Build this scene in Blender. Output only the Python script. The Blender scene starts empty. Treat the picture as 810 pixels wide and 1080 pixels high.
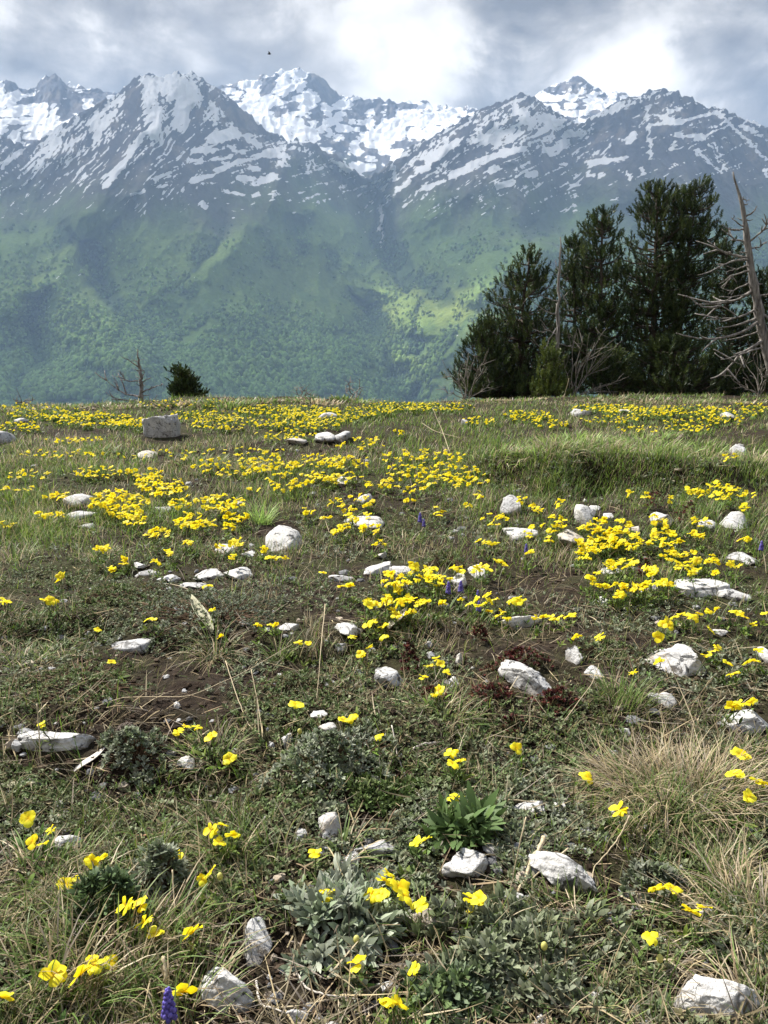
import bpy, math, random
import numpy as np

random.seed(11)
RNG = np.random.default_rng(7)
scene = bpy.context.scene
COL = scene.collection
R = math.radians

# ------------------------------------------------------------------ camera model
CAM_H = 0.75
PITCH = R(11.1)
FPX = 816.0                       # focal length in pixels of an 810 x 1080 frame
SP, CP = math.sin(PITCH), math.cos(PITCH)
SUN_EL, SUN_AZ = R(50.0), R(-55.0)   # azimuth measured from +Y towards +X


# ------------------------------------------------------------------ noise
def _hash(ix, iy, seed):
    h = (ix * 374761393 + iy * 668265263 + seed * 1442695041) & 0xFFFFFFFF
    h = ((h ^ (h >> 13)) * 1274126177) & 0xFFFFFFFF
    h = ((h ^ (h >> 16)) * 2246822519) & 0xFFFFFFFF
    h = h ^ (h >> 15)
    return (h & 0xFFFFFF) / float(0xFFFFFF)


def vnoise(x, y, seed=0):
    x = np.asarray(x, float); y = np.asarray(y, float)
    x0 = np.floor(x); y0 = np.floor(y)
    fx = x - x0; fy = y - y0
    fx = fx * fx * fx * (fx * (fx * 6 - 15) + 10); fy = fy * fy * fy * (fy * (fy * 6 - 15) + 10)
    ix = x0.astype(np.int64); iy = y0.astype(np.int64)
    a = _hash(ix, iy, seed); b = _hash(ix + 1, iy, seed)
    c = _hash(ix, iy + 1, seed); d = _hash(ix + 1, iy + 1, seed)
    return (a * (1 - fx) + b * fx) * (1 - fy) + (c * (1 - fx) + d * fx) * fy


def fbm(x, y, seed=0, octv=4, gain=0.5):
    s = 0; a = 1; t = 0
    ca, sa = math.cos(0.6), math.sin(0.6)
    for o in range(octv):
        s = s + a * vnoise(x, y, seed + o * 17); t += a; a *= gain
        x, y = (x * ca - y * sa) * 2.03 + 3.1, (x * sa + y * ca) * 2.03 + 7.7
    return s / t


def ridged(x, y, seed=0, octv=5, gain=0.5):
    s = 0; a = 1; t = 0
    ca, sa = math.cos(0.7), math.sin(0.7)
    for o in range(octv):
        n = 1 - np.abs(2 * vnoise(x, y, seed + o * 31) - 1)
        s = s + a * n * n; t += a; a *= gain
        x, y = (x * ca - y * sa) * 2.07 + 1.3, (x * sa + y * ca) * 2.07 + 5.1
    return s / t


def sstep(a, b, x):
    t = np.clip((np.asarray(x, float) - a) / (b - a), 0, 1)
    return t * t * (3 - 2 * t)


def lerp(a, b, t):
    return a + (b - a) * t


# ------------------------------------------------------------------ object helpers
def tag(o, label=None, cat=None, group=None, kind=None):
    if label: o['label'] = label
    if cat: o['category'] = cat
    if group: o['group'] = group
    if kind: o['kind'] = kind
    return o


def link(name, data, parent=None, loc=None):
    o = bpy.data.objects.new(name, data)
    COL.objects.link(o)
    if parent is not None: o.parent = parent
    if loc is not None: o.location = loc
    return o


def mk_mesh(name, V, F, mats=(), col=None, attrs=None, smooth=True, midx=None):
    """V (n,3); F list of integer arrays (m,3) or (m,4)."""
    V = np.asarray(V, np.float32)
    F = [np.asarray(f, np.int32) for f in F if len(f)]
    me = bpy.data.meshes.new(name)
    me.vertices.add(len(V)); me.vertices.foreach_set('co', V.ravel())
    tot = np.concatenate([np.full(len(f), f.shape[1], np.int32) for f in F])
    idx = np.concatenate([f.ravel() for f in F])
    me.loops.add(len(idx)); me.loops.foreach_set('vertex_index', idx)
    me.polygons.add(len(tot))
    st = np.concatenate([[0], np.cumsum(tot)[:-1]]).astype(np.int32)
    me.polygons.foreach_set('loop_start', st)
    me.polygons.foreach_set('use_smooth', np.full(len(tot), bool(smooth)))
    if midx is not None:
        me.polygons.foreach_set('material_index', np.asarray(midx, np.int32))
    me.update(calc_edges=True)
    if col is not None:
        a = me.color_attributes.new('Col', 'FLOAT_COLOR', 'POINT')
        c = np.ones((len(V), 4), np.float32); c[:, :3] = col
        a.data.foreach_set('color', c.ravel())
    for k, v in (attrs or {}).items():
        a = me.attributes.new(k, 'FLOAT', 'POINT')
        a.data.foreach_set('value', np.asarray(v, np.float32))
    for m in mats: me.materials.append(m)
    me.validate()
    return me


def obj(name, V, F, mat, parent=None, col=None, attrs=None, smooth=True, loc=None):
    mats = mat if isinstance(mat, (list, tuple)) else [mat]
    return link(name, mk_mesh(name, V, F, mats, col, attrs, smooth), parent, loc)


class Geo:
    """collects vertex and face arrays into one mesh"""
    def __init__(s): s.V = []; s.F = []; s.C = []; s.n = 0
    def add(s, V, F, C=None):
        V = np.asarray(V, float)
        for f in F:
            if len(f): s.F.append(np.asarray(f) + s.n)
        s.V.append(V)
        s.C.append(np.broadcast_to(np.asarray(C if C is not None else (1, 1, 1), float), (len(V), 3)))
        s.n += len(V)
        return s
    def build(s, name, mat, parent=None, smooth=True, loc=None):
        V = np.concatenate(s.V)
        if loc is not None: V = V - np.asarray(loc)
        q = [f for f in s.F if f.shape[1] == 4]; t = [f for f in s.F if f.shape[1] == 3]
        F = ([np.concatenate(q)] if q else []) + ([np.concatenate(t)] if t else [])
        return obj(name, V, F, mat, parent, np.concatenate(s.C), None, smooth, loc)


def nrm(v):
    v = np.asarray(v, float)
    return v / np.maximum(np.linalg.norm(v, axis=-1, keepdims=True), 1e-9)


def strips(P, D, S, L, W, bend, prof=(1, .85, .55, .08), col=None, tip=None, fold=0.0):
    """many blades / leaves: base P, direction D, side S, length L, width W, total bend angle (downwards)."""
    P = np.asarray(P, float); N = len(P)
    D = nrm(D); S = nrm(S - D * np.sum(S * D, -1, keepdims=True))
    B = np.cross(S, D)
    B = np.where(B[:, 2:3] > 0, -B, B)
    L = np.broadcast_to(L, N).astype(float); W = np.broadcast_to(W, N).astype(float)
    bend = np.broadcast_to(bend, N).astype(float)
    K = len(prof) - 1
    rows = []; p = P.copy()
    for k in range(K + 1):
        w = (W * prof[k] * 0.5)[:, None]
        rows.append(p - S * w); rows.append(p + S * w)
        if k < K:
            a = (bend * (k + 0.5) / K)[:, None]
            p = p + (L / K)[:, None] * (D * np.cos(a) + B * np.sin(a))
    V = np.stack(rows, 1)                       # N, 2(K+1), 3
    M = 2 * (K + 1)
    base = (np.arange(N) * M)[:, None]
    F = []
    for k in range(K):
        F.append(base + np.array([2 * k, 2 * k + 1, 2 * k + 3, 2 * k + 2]))
    F = np.stack(F, 1).reshape(-1, 4)
    if col is None: C = np.ones((N * M, 3))
    else:
        col = np.broadcast_to(col, (N, 3))
        if tip is None: C = np.repeat(col, M, 0)
        else:
            tip = np.broadcast_to(tip, (N, 3))
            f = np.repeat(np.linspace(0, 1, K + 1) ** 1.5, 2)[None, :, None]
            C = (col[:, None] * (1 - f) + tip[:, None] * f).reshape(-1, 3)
    return V.reshape(-1, 3), [F], C


def tube(pts, rad, n=6, cap=True):
    pts = np.asarray(pts, float); m = len(pts)
    rad = np.broadcast_to(rad, m)
    T = np.gradient(pts, axis=0); T = nrm(T)
    ref = np.array([0, 0, 1.0]) if abs(T[0, 2]) < 0.9 else np.array([1.0, 0, 0])
    U = nrm(np.cross(T, np.broadcast_to(ref, T.shape))); Wv = np.cross(T, U)
    a = np.arange(n) * 2 * math.pi / n
    V = pts[:, None] + rad[:, None, None] * (np.cos(a)[None, :, None] * U[:, None] + np.sin(a)[None, :, None] * Wv[:, None])
    V = V.reshape(-1, 3)
    i = np.arange(n); j = (i + 1) % n
    F = np.concatenate([np.stack([k * n + i, k * n + j, (k + 1) * n + j, (k + 1) * n + i], 1) for k in range(m - 1)])
    Fs = [F]
    if cap:
        V = np.concatenate([V, pts[:1], pts[-1:]])
        Fs.append(np.concatenate([np.stack([j, i, np.full(n, m * n)], 1),
                                  np.stack([(m - 1) * n + i, (m - 1) * n + j, np.full(n, m * n + 1)], 1)]))
    return V, Fs


# ------------------------------------------------------------------ materials
def new_mat(name):
    m = bpy.data.materials.new(name); m.use_nodes = True
    nt = m.node_tree; nt.nodes.clear()
    out = nt.nodes.new('ShaderNodeOutputMaterial')
    return m, nt, out


def nd(nt, typ, **kw):
    n = nt.nodes.new(typ)
    for k, v in kw.items():
        if k.startswith('i_'):
            n.inputs[k[2:].replace('_', ' ')].default_value = v
        else: setattr(n, k, v)
    return n


def math_n(nt, op, a, b=None, c=None, clamp=False):
    n = nt.nodes.new('ShaderNodeMath'); n.operation = op; n.use_clamp = clamp
    for i, v in enumerate((a, b, c)):
        if v is None: continue
        if isinstance(v, (int, float)): n.inputs[i].default_value = v
        else: nt.links.new(v, n.inputs[i])
    return n.outputs[0]


def mixc(nt, f, a, b, blend='MIX'):
    n = nt.nodes.new('ShaderNodeMix'); n.data_type = 'RGBA'; n.blend_type = blend
    for s, v in ((n.inputs[0], f), (n.inputs[6], a), (n.inputs[7], b)):
        if isinstance(v, (int, float)): s.default_value = v
        elif isinstance(v, tuple): s.default_value = (*v[:3], 1)
        else: nt.links.new(v, s)
    return n.outputs[2]


def ramp(nt, f, stops):
    n = nt.nodes.new('ShaderNodeValToRGB'); nt.links.new(f, n.inputs[0])
    e = n.color_ramp.elements
    while len(e) < len(stops): e.new(0.5)
    for k, (p, c) in enumerate(stops):
        e[k].position = p; e[k].color = (c, c, c, 1) if isinstance(c, (int, float)) else (*c, 1)
    return n.outputs[0]


def noise_n(nt, vec, scale, detail=4, rough=0.55, dist=0.0):
    n = nd(nt, 'ShaderNodeTexNoise'); n.inputs['Scale'].default_value = scale
    n.inputs['Detail'].default_value = detail; n.inputs['Roughness'].default_value = rough
    n.inputs['Distortion'].default_value = dist
    if vec is not None: nt.links.new(vec, n.inputs['Vector'])
    return n.outputs[0]


def obj_co(nt): return nd(nt, 'ShaderNodeTexCoord').outputs['Object']


def leaf_mat(name, trans=0.35, rough=0.55, spec=0.25, vary=0.25, scale=60):
    m, nt, out = new_mat(name)
    at = nd(nt, 'ShaderNodeAttribute', attribute_name='Col')
    nz = noise_n(nt, obj_co(nt), scale, 3)
    v = math_n(nt, 'MULTIPLY_ADD', nz, 2 * vary, 1 - vary)
    c = nd(nt, 'ShaderNodeVectorMath', operation='SCALE')
    nt.links.new(at.outputs['Color'], c.inputs[0]); nt.links.new(v, c.inputs['Scale'])
    p = nd(nt, 'ShaderNodeBsdfPrincipled'); p.inputs['Roughness'].default_value = rough
    p.inputs['Specular IOR Level'].default_value = spec
    nt.links.new(c.outputs[0], p.inputs['Base Color'])
    t = nd(nt, 'ShaderNodeBsdfTranslucent'); nt.links.new(c.outputs[0], t.inputs['Color'])
    mx = nd(nt, 'ShaderNodeMixShader'); mx.inputs[0].default_value = trans
    nt.links.new(p.outputs[0], mx.inputs[1]); nt.links.new(t.outputs[0], mx.inputs[2])
    nt.links.new(mx.outputs[0], out.inputs[0])
    return m


def wood_mat(name, a, b, scale=(40, 40, 6), bump=0.5):
    m, nt, out = new_mat(name)
    co = obj_co(nt)
    mp = nd(nt, 'ShaderNodeMapping'); mp.inputs['Scale'].default_value = scale
    nt.links.new(co, mp.inputs[0])
    nz = noise_n(nt, mp.outputs[0], 1.0, 6, 0.65)
    c = mixc(nt, ramp(nt, nz, [(0.3, 0.0), (0.7, 1.0)]), a, b)
    p = nd(nt, 'ShaderNodeBsdfPrincipled'); p.inputs['Roughness'].default_value = 0.85
    p.inputs['Specular IOR Level'].default_value = 0.2
    nt.links.new(c, p.inputs['Base Color'])
    bp = nd(nt, 'ShaderNodeBump'); bp.inputs['Strength'].default_value = bump; bp.inputs['Distance'].default_value = 0.02
    nt.links.new(nz, bp.inputs['Height']); nt.links.new(bp.outputs[0], p.inputs['Normal'])
    nt.links.new(p.outputs[0], out.inputs[0])
    return m


# ------------------------------------------------------------------ render, camera, sun, world
scene.render.engine = 'CYCLES'
scene.view_settings.view_transform = 'Standard'
scene.view_settings.look = 'None'
scene.view_settings.exposure = 1.32
scene.view_settings.gamma = 1.0
cy = scene.cycles
cy.use_denoising = True
cy.denoiser = 'OPENIMAGEDENOISE'
cy.denoising_input_passes = 'RGB_ALBEDO_NORMAL'
cy.denoising_prefilter = 'ACCURATE'
cy.max_bounces = 7; cy.diffuse_bounces = 3; cy.glossy_bounces = 2
cy.transmission_bounces = 4; cy.transparent_max_bounces = 6; cy.volume_bounces = 1
cy.sample_clamp_indirect = 6.0
cy.use_adaptive_sampling = True; cy.adaptive_threshold = 0.015

cam = bpy.data.cameras.new('camera')
cam.sensor_fit = 'VERTICAL'; cam.sensor_height = 36.0
cam.lens = 36.0 * FPX / 1080.0
cam.clip_start = 0.05; cam.clip_end = 40000
cam_o = link('camera', cam, None, (0, 0, CAM_H)); cam_o.rotation_euler = (R(90) - PITCH, 0, 0)
scene.camera = cam_o

sun = bpy.data.lights.new('sun', 'SUN'); sun.energy = 5.0; sun.angle = R(1.2); sun.color = (1.0, 0.955, 0.88)
sun_o = link('sun', sun, None, (0, 0, 50))
sun_o.rotation_euler = (R(90) - SUN_EL, 0, math.pi - SUN_AZ)

world = bpy.data.worlds.new('World'); scene.world = world
world.use_nodes = True
nt = world.node_tree; nt.nodes.clear()
wo = nd(nt, 'ShaderNodeOutputWorld')
sky = nd(nt, 'ShaderNodeTexSky', sky_type='NISHITA')
sky.sun_disc = False; sky.sun_elevation = SUN_EL; sky.sun_rotation = SUN_AZ
bg_sky = nd(nt, 'ShaderNodeBackground'); bg_sky.inputs[1].default_value = 0.1
nt.links.new(sky.outputs[0], bg_sky.inputs[0])
dirv = nd(nt, 'ShaderNodeTexCoord').outputs['Generated']
sep = nd(nt, 'ShaderNodeSeparateXYZ'); nt.links.new(dirv, sep.inputs[0])
den = math_n(nt, 'ADD', math_n(nt, 'MAXIMUM', sep.outputs[2], 0.0), 0.22)
px_ = math_n(nt, 'DIVIDE', sep.outputs[0], den); py_ = math_n(nt, 'DIVIDE', sep.outputs[1], den)
cmb = nd(nt, 'ShaderNodeCombineXYZ'); nt.links.new(px_, cmb.inputs[0]); nt.links.new(py_, cmb.inputs[1])
mpw = nd(nt, 'ShaderNodeMapping'); mpw.inputs['Location'].default_value = (4.3, 1.7, 0.0)
nt.links.new(cmb.outputs[0], mpw.inputs[0])
n_big = noise_n(nt, mpw.outputs[0], 1.6, 9, 0.56, 0.25)
n_fine = noise_n(nt, dirv, 9.0, 10, 0.62, 0.35)
str_ = nd(nt, 'ShaderNodeMapping'); str_.inputs['Scale'].default_value = (1, 1, 1.7); nt.links.new(dirv, str_.inputs[0])
n_mid = noise_n(nt, str_.outputs[0], 5.5, 10, 0.58, 0.6)


def px_dir(x, y):
    dx, dy = (x - 405) / FPX, (540 - y) / FPX
    v = np.array([dx, CP + dy * SP, -SP + dy * CP]); return v / np.linalg.norm(v)


def blob(x, y, rad, amp, warp):
    """a soft heap of brighter or darker cloud around one direction of the sky (rad in degrees)"""
    d = px_dir(x, y)
    v = nd(nt, 'ShaderNodeVectorMath', operation='DOT_PRODUCT'); nt.links.new(dirv, v.inputs[0]); v.inputs[1].default_value = d
    a = math_n(nt, 'ARCCOSINE', math_n(nt, 'MINIMUM', v.outputs['Value'], 0.999999))
    a = math_n(nt, 'ADD', a, math_n(nt, 'MULTIPLY', math_n(nt, 'SUBTRACT', n_fine, 0.5), warp * .8))
    a = math_n(nt, 'ADD', a, math_n(nt, 'MULTIPLY', math_n(nt, 'SUBTRACT', n_mid, 0.5), warp * 1.3))
    g = math_n(nt, 'DIVIDE', a, R(rad))
    g = math_n(nt, 'EXPONENT', math_n(nt, 'MULTIPLY', math_n(nt, 'MULTIPLY', g, g), -1.0))
    return math_n(nt, 'MULTIPLY', g, amp)


b = math_n(nt, 'MULTIPLY_ADD', n_big, 0.55, 0.30)
b = math_n(nt, 'ADD', b, math_n(nt, 'MULTIPLY', math_n(nt, 'SUBTRACT', n_fine, 0.5), 0.75))
b = math_n(nt, 'ADD', b, math_n(nt, 'MULTIPLY', math_n(nt, 'SUBTRACT', n_mid, 0.5), 1.10))
n_puff = noise_n(nt, str_.outputs[0], 8.0, 6, 0.5, 0.15)
puff = math_n(nt, 'ABSOLUTE', math_n(nt, 'MULTIPLY_ADD', n_puff, 2.0, -1.0))
b = math_n(nt, 'ADD', b, math_n(nt, 'MULTIPLY', math_n(nt, 'SUBTRACT', puff, 0.17), 0.62))
for (bx, by, br, ba, bw) in ((405, 48, 3.6, 0.29, 0.16), (450, 82, 3.0, 0.20, 0.14), (350, 55, 4.0, 0.10, 0.14),
                             (695, 48, 3.0, 0.34, 0.12), (640, 72, 3.2, 0.28, 0.12), (588, 88, 2.4, 0.26, 0.10), (470, 20, 2.5, .12, .14),
                             (800, 122, 3.6, 0.16, 0.06), (210, 70, 1.2, 0.2, 0.08), (165, 88, 1.0, .15, .06),
                             (545, 35, 6.0, -0.22, 0.20), (610, 8, 5.0, -0.16, 0.16), (525, 85, 3.0, -0.14, 0.10),
                             (790, 35, 5.0, -0.12, 0.14), (765, 92, 3.0, -0.02, 0.08), (230, 25, 9.0, -0.10, 0.16),
                             (60, 50, 8.0, -0.03, 0.16), (720, 5, 2.5, -0.10, 0.1), (760, 70, 2.2, -.10, .10)):
    b = math_n(nt, 'ADD', b, blob(bx, by, br, ba, bw))
cc = ramp(nt, b, [(0.22, (0.085, 0.074, 0.064)), (0.42, (0.178, 0.160, 0.142)), (0.56, (0.285, 0.262, 0.236)), (0.68, (0.44, 0.412, 0.375)), (0.86, (0.62, 0.585, 0.535))])
bg_c = nd(nt, 'ShaderNodeBackground'); bg_c.inputs[1].default_value = 1.0
nt.links.new(cc, bg_c.inputs[0])
msky = nd(nt, 'ShaderNodeMixShader'); nt.links.new(ramp(nt, sep.outputs[2], [(0.46, 0.95), (0.72, 0.35)]), msky.inputs[0])
nt.links.new(bg_sky.outputs[0], msky.inputs[1]); nt.links.new(bg_c.outputs[0], msky.inputs[2])
nt.links.new(msky.outputs[0], wo.inputs[0])
# ------------------------------------------------------------------ mountains
def px_to_ue(x, y):
    """photo pixel -> (column u, tan of elevation e)"""
    dx, dy = (np.asarray(x, float) - 405) / FPX, (540 - np.asarray(y, float)) / FPX
    yy = CP + dy * SP; zz = -SP + dy * CP
    return 405 + FPX * 1.05 * dx / yy, zz / np.sqrt(dx * dx + yy * yy)


def interp_px(lst, U):
    a = np.array(lst, float); u, e = px_to_ue(a[:, 0], a[:, 1]); o = np.argsort(u)
    return np.interp(U, u[o], e[o])


E1L = [(-500, 190), (-150, 170), (-40, 160), (0, 143), (10, 146), (24, 155), (40, 149), (58, 136), (75, 125), (92, 116), (110, 106), (130, 92), (147, 81), (160, 79), (175, 80),
       (192, 76), (205, 78), (214, 84), (228, 91), (246, 104), (262, 120), (280, 136), (300, 146), (330, 151), (352, 162), (385, 187), (400, 180), (420, 166),
       (442, 150), (462, 139), (482, 129), (502, 118), (522, 108), (540, 102), (552, 100), (563, 102), (580, 113), (596, 124), (610, 131), (630, 121), (650, 109),
       (668, 101), (690, 95), (703, 95), (716, 98), (735, 107), (752, 113), (768, 116), (785, 124), (810, 135), (850, 150), (950, 175), (1300, 190)]
E2L = [(-500, 150), (-150, 120), (-40, 100), (0, 86), (10, 83), (20, 90), (34, 95), (42, 88), (48, 80), (55, 78), (62, 78), (70, 88), (86, 91), (105, 95), (147, 100), (200, 92), (236, 90), (255, 85),
       (270, 82), (285, 78), (298, 74), (315, 73), (326, 76), (336, 81), (344, 86), (352, 96), (362, 100), (372, 101), (385, 106), (405, 104), (418, 108), (440, 107), (462, 111), (480, 112), (500, 113),
       (520, 118), (550, 112), (570, 98), (582, 92), (590, 88), (600, 83), (609, 81), (617, 84), (625, 90), (640, 98), (655, 98), (672, 101), (690, 108), (740, 130), (810, 155), (1300, 190)]
NU, NF, NB = 960, 560, 190
U = np.concatenate([np.linspace(-420, -30, 90, endpoint=False), np.linspace(-30, 840, NU - 180), np.linspace(840, 1230, 91)[1:]])
NU = len(U)
e1 = interp_px(E1L, U) ; e2 = interp_px(E2L, U)
_, e0 = px_to_ue(405, 500); e0 = float(e0)
R0, R1, R2 = 2100.0, 5000.0, 6400.0
tanaz = (U - 405) / (FPX * 1.05)
t = np.linspace(0, 1, NF) ** 1.0
rr = R0 + (R1 - R0) * t ** 0.92
RR = np.concatenate([rr, np.linspace(R1, R2, NB)[1:], np.linspace(R2, R2 + 900, 20)[1:]])
RR2, UU = np.meshgrid(RR, U, indexing='ij')
tt = np.clip((RR2 - R0) / (R1 - R0), 0, 1) ** (1 / 0.92)
ee = e0 + (e1[None] - e0) * tt ** 0.97
s = np.clip((RR2 - R1) / (R2 - R1), 0, 1)
z1 = R1 * e1[None]; z2 = R2 * e2[None]
zf = RR2 * ee
dipz = np.minimum(z1, z2 * 0.80) * 0.97
zb = np.where(s < 0.35, lerp(z1, np.minimum(z1 - 25, dipz + 60), sstep(0, 0.35, s)), lerp(np.minimum(z1 - 25, dipz + 60), z2, ((s - 0.35) / 0.65) ** 1.15))
back = np.clip((RR2 - R2) / 900, 0, 1)
Z = np.where(RR2 <= R1, zf, zb) - back * 900
Z += (fbm(UU / 5.0, RR2 / 45, 5, 3) - 0.5) * 46 * np.clip(np.exp(-((RR2 - R1) / 260) ** 2) + 1.3 * np.exp(-((RR2 - R2) / 300) ** 2), 0, 1.3)
AZX = RR2 * tanaz[None] / np.sqrt(1 + tanaz[None] ** 2); AZY = RR2 / np.sqrt(1 + tanaz[None] ** 2)


def seg_d(U_, E_, poly):
    """distance (pixel units) of each grid point to a polyline drawn in photo pixels, and the position along it"""
    best = np.full(U_.shape, 1e9)
    u, e = px_to_ue(*np.array(poly, float).T); u = np.asarray(u); v = -np.asarray(e) * FPX
    V_ = -E_ * FPX
    for k in range(len(u) - 1):
        dx, dy = u[k + 1] - u[k], v[k + 1] - v[k]
        q = np.clip(((U_ - u[k]) * dx + (V_ - v[k]) * dy) / (dx * dx + dy * dy + 1e-9), 0, 1)
        best = np.minimum(best, np.hypot(U_ - u[k] - q * dx, V_ - v[k] - q * dy))
    return best


E_now = Z / RR2
wu = (fbm(UU / 40, RR2 / 220, 3, 3) - 0.5) * 22; we = (fbm(UU / 40 + 9, RR2 / 220, 4, 3) - 0.5) * 22 / FPX
FEAT = [  # (polyline in photo pixels, amplitude m, width px, sharpness)
    ([(385, 188), (400, 215), (403, 245), (410, 280), (428, 312), (446, 338), (446, 365), (444, 400), (440, 440)], -170, 46),
    ([(300, 205), (330, 220), (360, 250), (395, 285), (430, 315)], 50, 16),
    ([(375, 300), (400, 310), (420, 322), (446, 345)], 42, 15),
    ([(370, 305), (385, 330), (400, 360), (415, 400)], -50, 16),
    ([(405, 360), (420, 375), (436, 385), (444, 395)], 46, 14),
    ([(560, 270), (520, 290), (490, 310), (450, 340)], 70, 18),
    ([(540, 330), (500, 350), (455, 380)], 50, 16),
    ([(240, 225), (225, 262), (190, 300), (160, 325), (130, 350), (125, 372)], -70, 26),
    ([(260, 240), (215, 285), (180, 305), (150, 330), (128, 345)], 46, 14),
    ([(70, 240), (95, 270), (110, 300), (125, 340)], -60, 22),
    ([(0, 268), (40, 250), (80, 228), (115, 205), (150, 170)], 70, 20),
    ([(0, 320), (30, 305), (55, 298), (80, 318), (110, 345), (130, 372)], 70, 20),
    ([(0, 375), (30, 350), (40, 385), (20, 420)], -40, 18),
    ([(60, 345), (100, 378), (150, 395)], 30, 12),
    ([(147, 81), (150, 120), (142, 150), (118, 185), (85, 215)], 60, 14),
    ([(147, 84), (120, 120), (80, 155), (30, 180)], 36, 12),
    ([(192, 80), (200, 110), (190, 140), (160, 165), (120, 195)], -40, 14),
    ([(225, 95), (250, 130), (290, 160), (330, 175), (375, 205)], 40, 14),
    ([(330, 152), (370, 140), (360, 175), (390, 200)], -45, 12),
    ([(552, 102), (520, 120), (480, 150), (440, 178), (405, 205)], 70, 14),
    ([(552, 102), (560, 140), (540, 165), (490, 190), (440, 220)], 44, 14),
    ([(610, 133), (600, 160), (590, 200), (560, 240)], -60, 24),
    ([(690, 97), (680, 140), (690, 190), (670, 230)], -40, 14),
    ([(755, 115), (740, 150), (720, 200)], 40, 18),
    ([(620, 170), (650, 200), (600, 260), (520, 300)], 30, 20),
]
top_fade = 1 - sstep(0.93, 1.0, tt)
front = RR2 <= R1
_, elow = px_to_ue(405, 225)
D = np.zeros_like(Z)                      # how far the slope stands out towards the valley, in metres
for poly, amp, wd in FEAT:
    d = seg_d(UU + wu, E_now + we, poly)
    f = np.exp(-d / wd) if amp < 0 else np.exp(-(d / (wd * 1.25)) ** 1.7)
    D += (3.4 if amp < 0 else 4.2) * amp * f * lerp(1.0, 0.55, sstep(elow - .05, elow + .06, E_now))
D += (ridged(AZX / 700 + 3.3, AZY / 1700, 21, 5) - 0.45) * 300 * sstep(0, .3, tt) * (.45 + .55 * sstep(.4, .7, tt))
DF_ = D.copy()
D += (ridged(AZX / 210 + 1.3 + AZY / 900, AZY / 520, 41, 4) - 0.45) * 100 * (0.45 + 0.55 * sstep(.2, .7, tt))
D *= top_fade
RA = np.where(front, RR2 - D, RR2)
Z = np.where(front, RA * (Z / RR2), Z)
AZX = RA * tanaz[None] / np.sqrt(1 + tanaz[None] ** 2); AZY = RA / np.sqrt(1 + tanaz[None] ** 2)
Z += np.where(RR2 > R1, (ridged(AZX / 260, AZY / 500, 51, 5) - 0.45) * 90 * np.sin(np.pi * s) ** 0.7, 0)
Z += (fbm(AZX / 45, AZY / 45, 61, 3) - 0.5) * 9 * (1 - 0.7 * sstep(.95, 1, tt) * (RR2 <= R1 + 1))
Z += np.where(RR2 < R0 + 900, -160 * (1 - sstep(R0, R0 + 900, RR2)) ** 1.4, 0)

# picture-plane coordinates of each surface point, used to lay out the snow fields, greenery and painted sun patches on the slope
DEP = CP * AZY - SP * (Z - CAM_H)
PX = 405 + FPX * AZX / DEP
PY = 540 - FPX * (SP * AZY + CP * (Z - CAM_H)) / DEP
isback = RR2 > R1


def streak(ang, sl, sw, seed, warp=7):
    c, sn = math.cos(R(ang)), math.sin(R(ang))
    x = PX + (fbm(PX / 18, PY / 18, seed + 3, 2) - 0.5) * warp; y = PY + (fbm(PX / 18 + 7, PY / 18, seed + 5, 2) - 0.5) * warp
    return fbm((x * c + y * sn) / sl, (-x * sn + y * c) / sw, seed, 4, 0.55)


sA = streak(135, 18, 2.2, 101)            # down to the left
sB = streak(-12, 15, 3.0, 131)            # along the slope
sC = streak(148, 18, 2.4, 151)
sD = streak(158, 18, 2.6, 171)
wA = 1 - sstep(205, 245, PX + (PY - 130) * 0.25)
wB = sstep(205, 245, PX + (PY - 130) * 0.25) * (1 - sstep(335, 375, PX)) * sstep(105, 135, PY)
wD = sstep(600, 650, PX)
wC = np.clip(1 - wA - wB - wD, 0, 1)
sn = wA * sA + wB * sB + wC * sC + wD * sD
dens = np.interp(PY, [70, 95, 120, 150, 170, 190, 205, 222, 236], [0.50, 0.485, 0.455, 0.41, 0.385, 0.355, 0.32, 0.27, 0.12])
dens = dens - 0.02 - 0.12 * wD + 0.02 * wA * (PY < 190)
cv = np.zeros_like(Z); cv[2:-2] += (Z[4:] + Z[:-4] - 2 * Z[2:-2]); cv[:, 2:-2] += (Z[:, 4:] + Z[:, :-4] - 2 * Z[:, 2:-2])
sn = sn + np.clip(cv / 26, -0.09, 0.09)
score = dens - (1 - sn)                     # > 0 : snow
score = np.where(isback, -0.035 + (ridged(PX / 15, PY / 8, 201, 5) - 0.52) * -1.15 - 0.25 * (1 - sstep(60, 76, PY + 6)), score)
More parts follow.
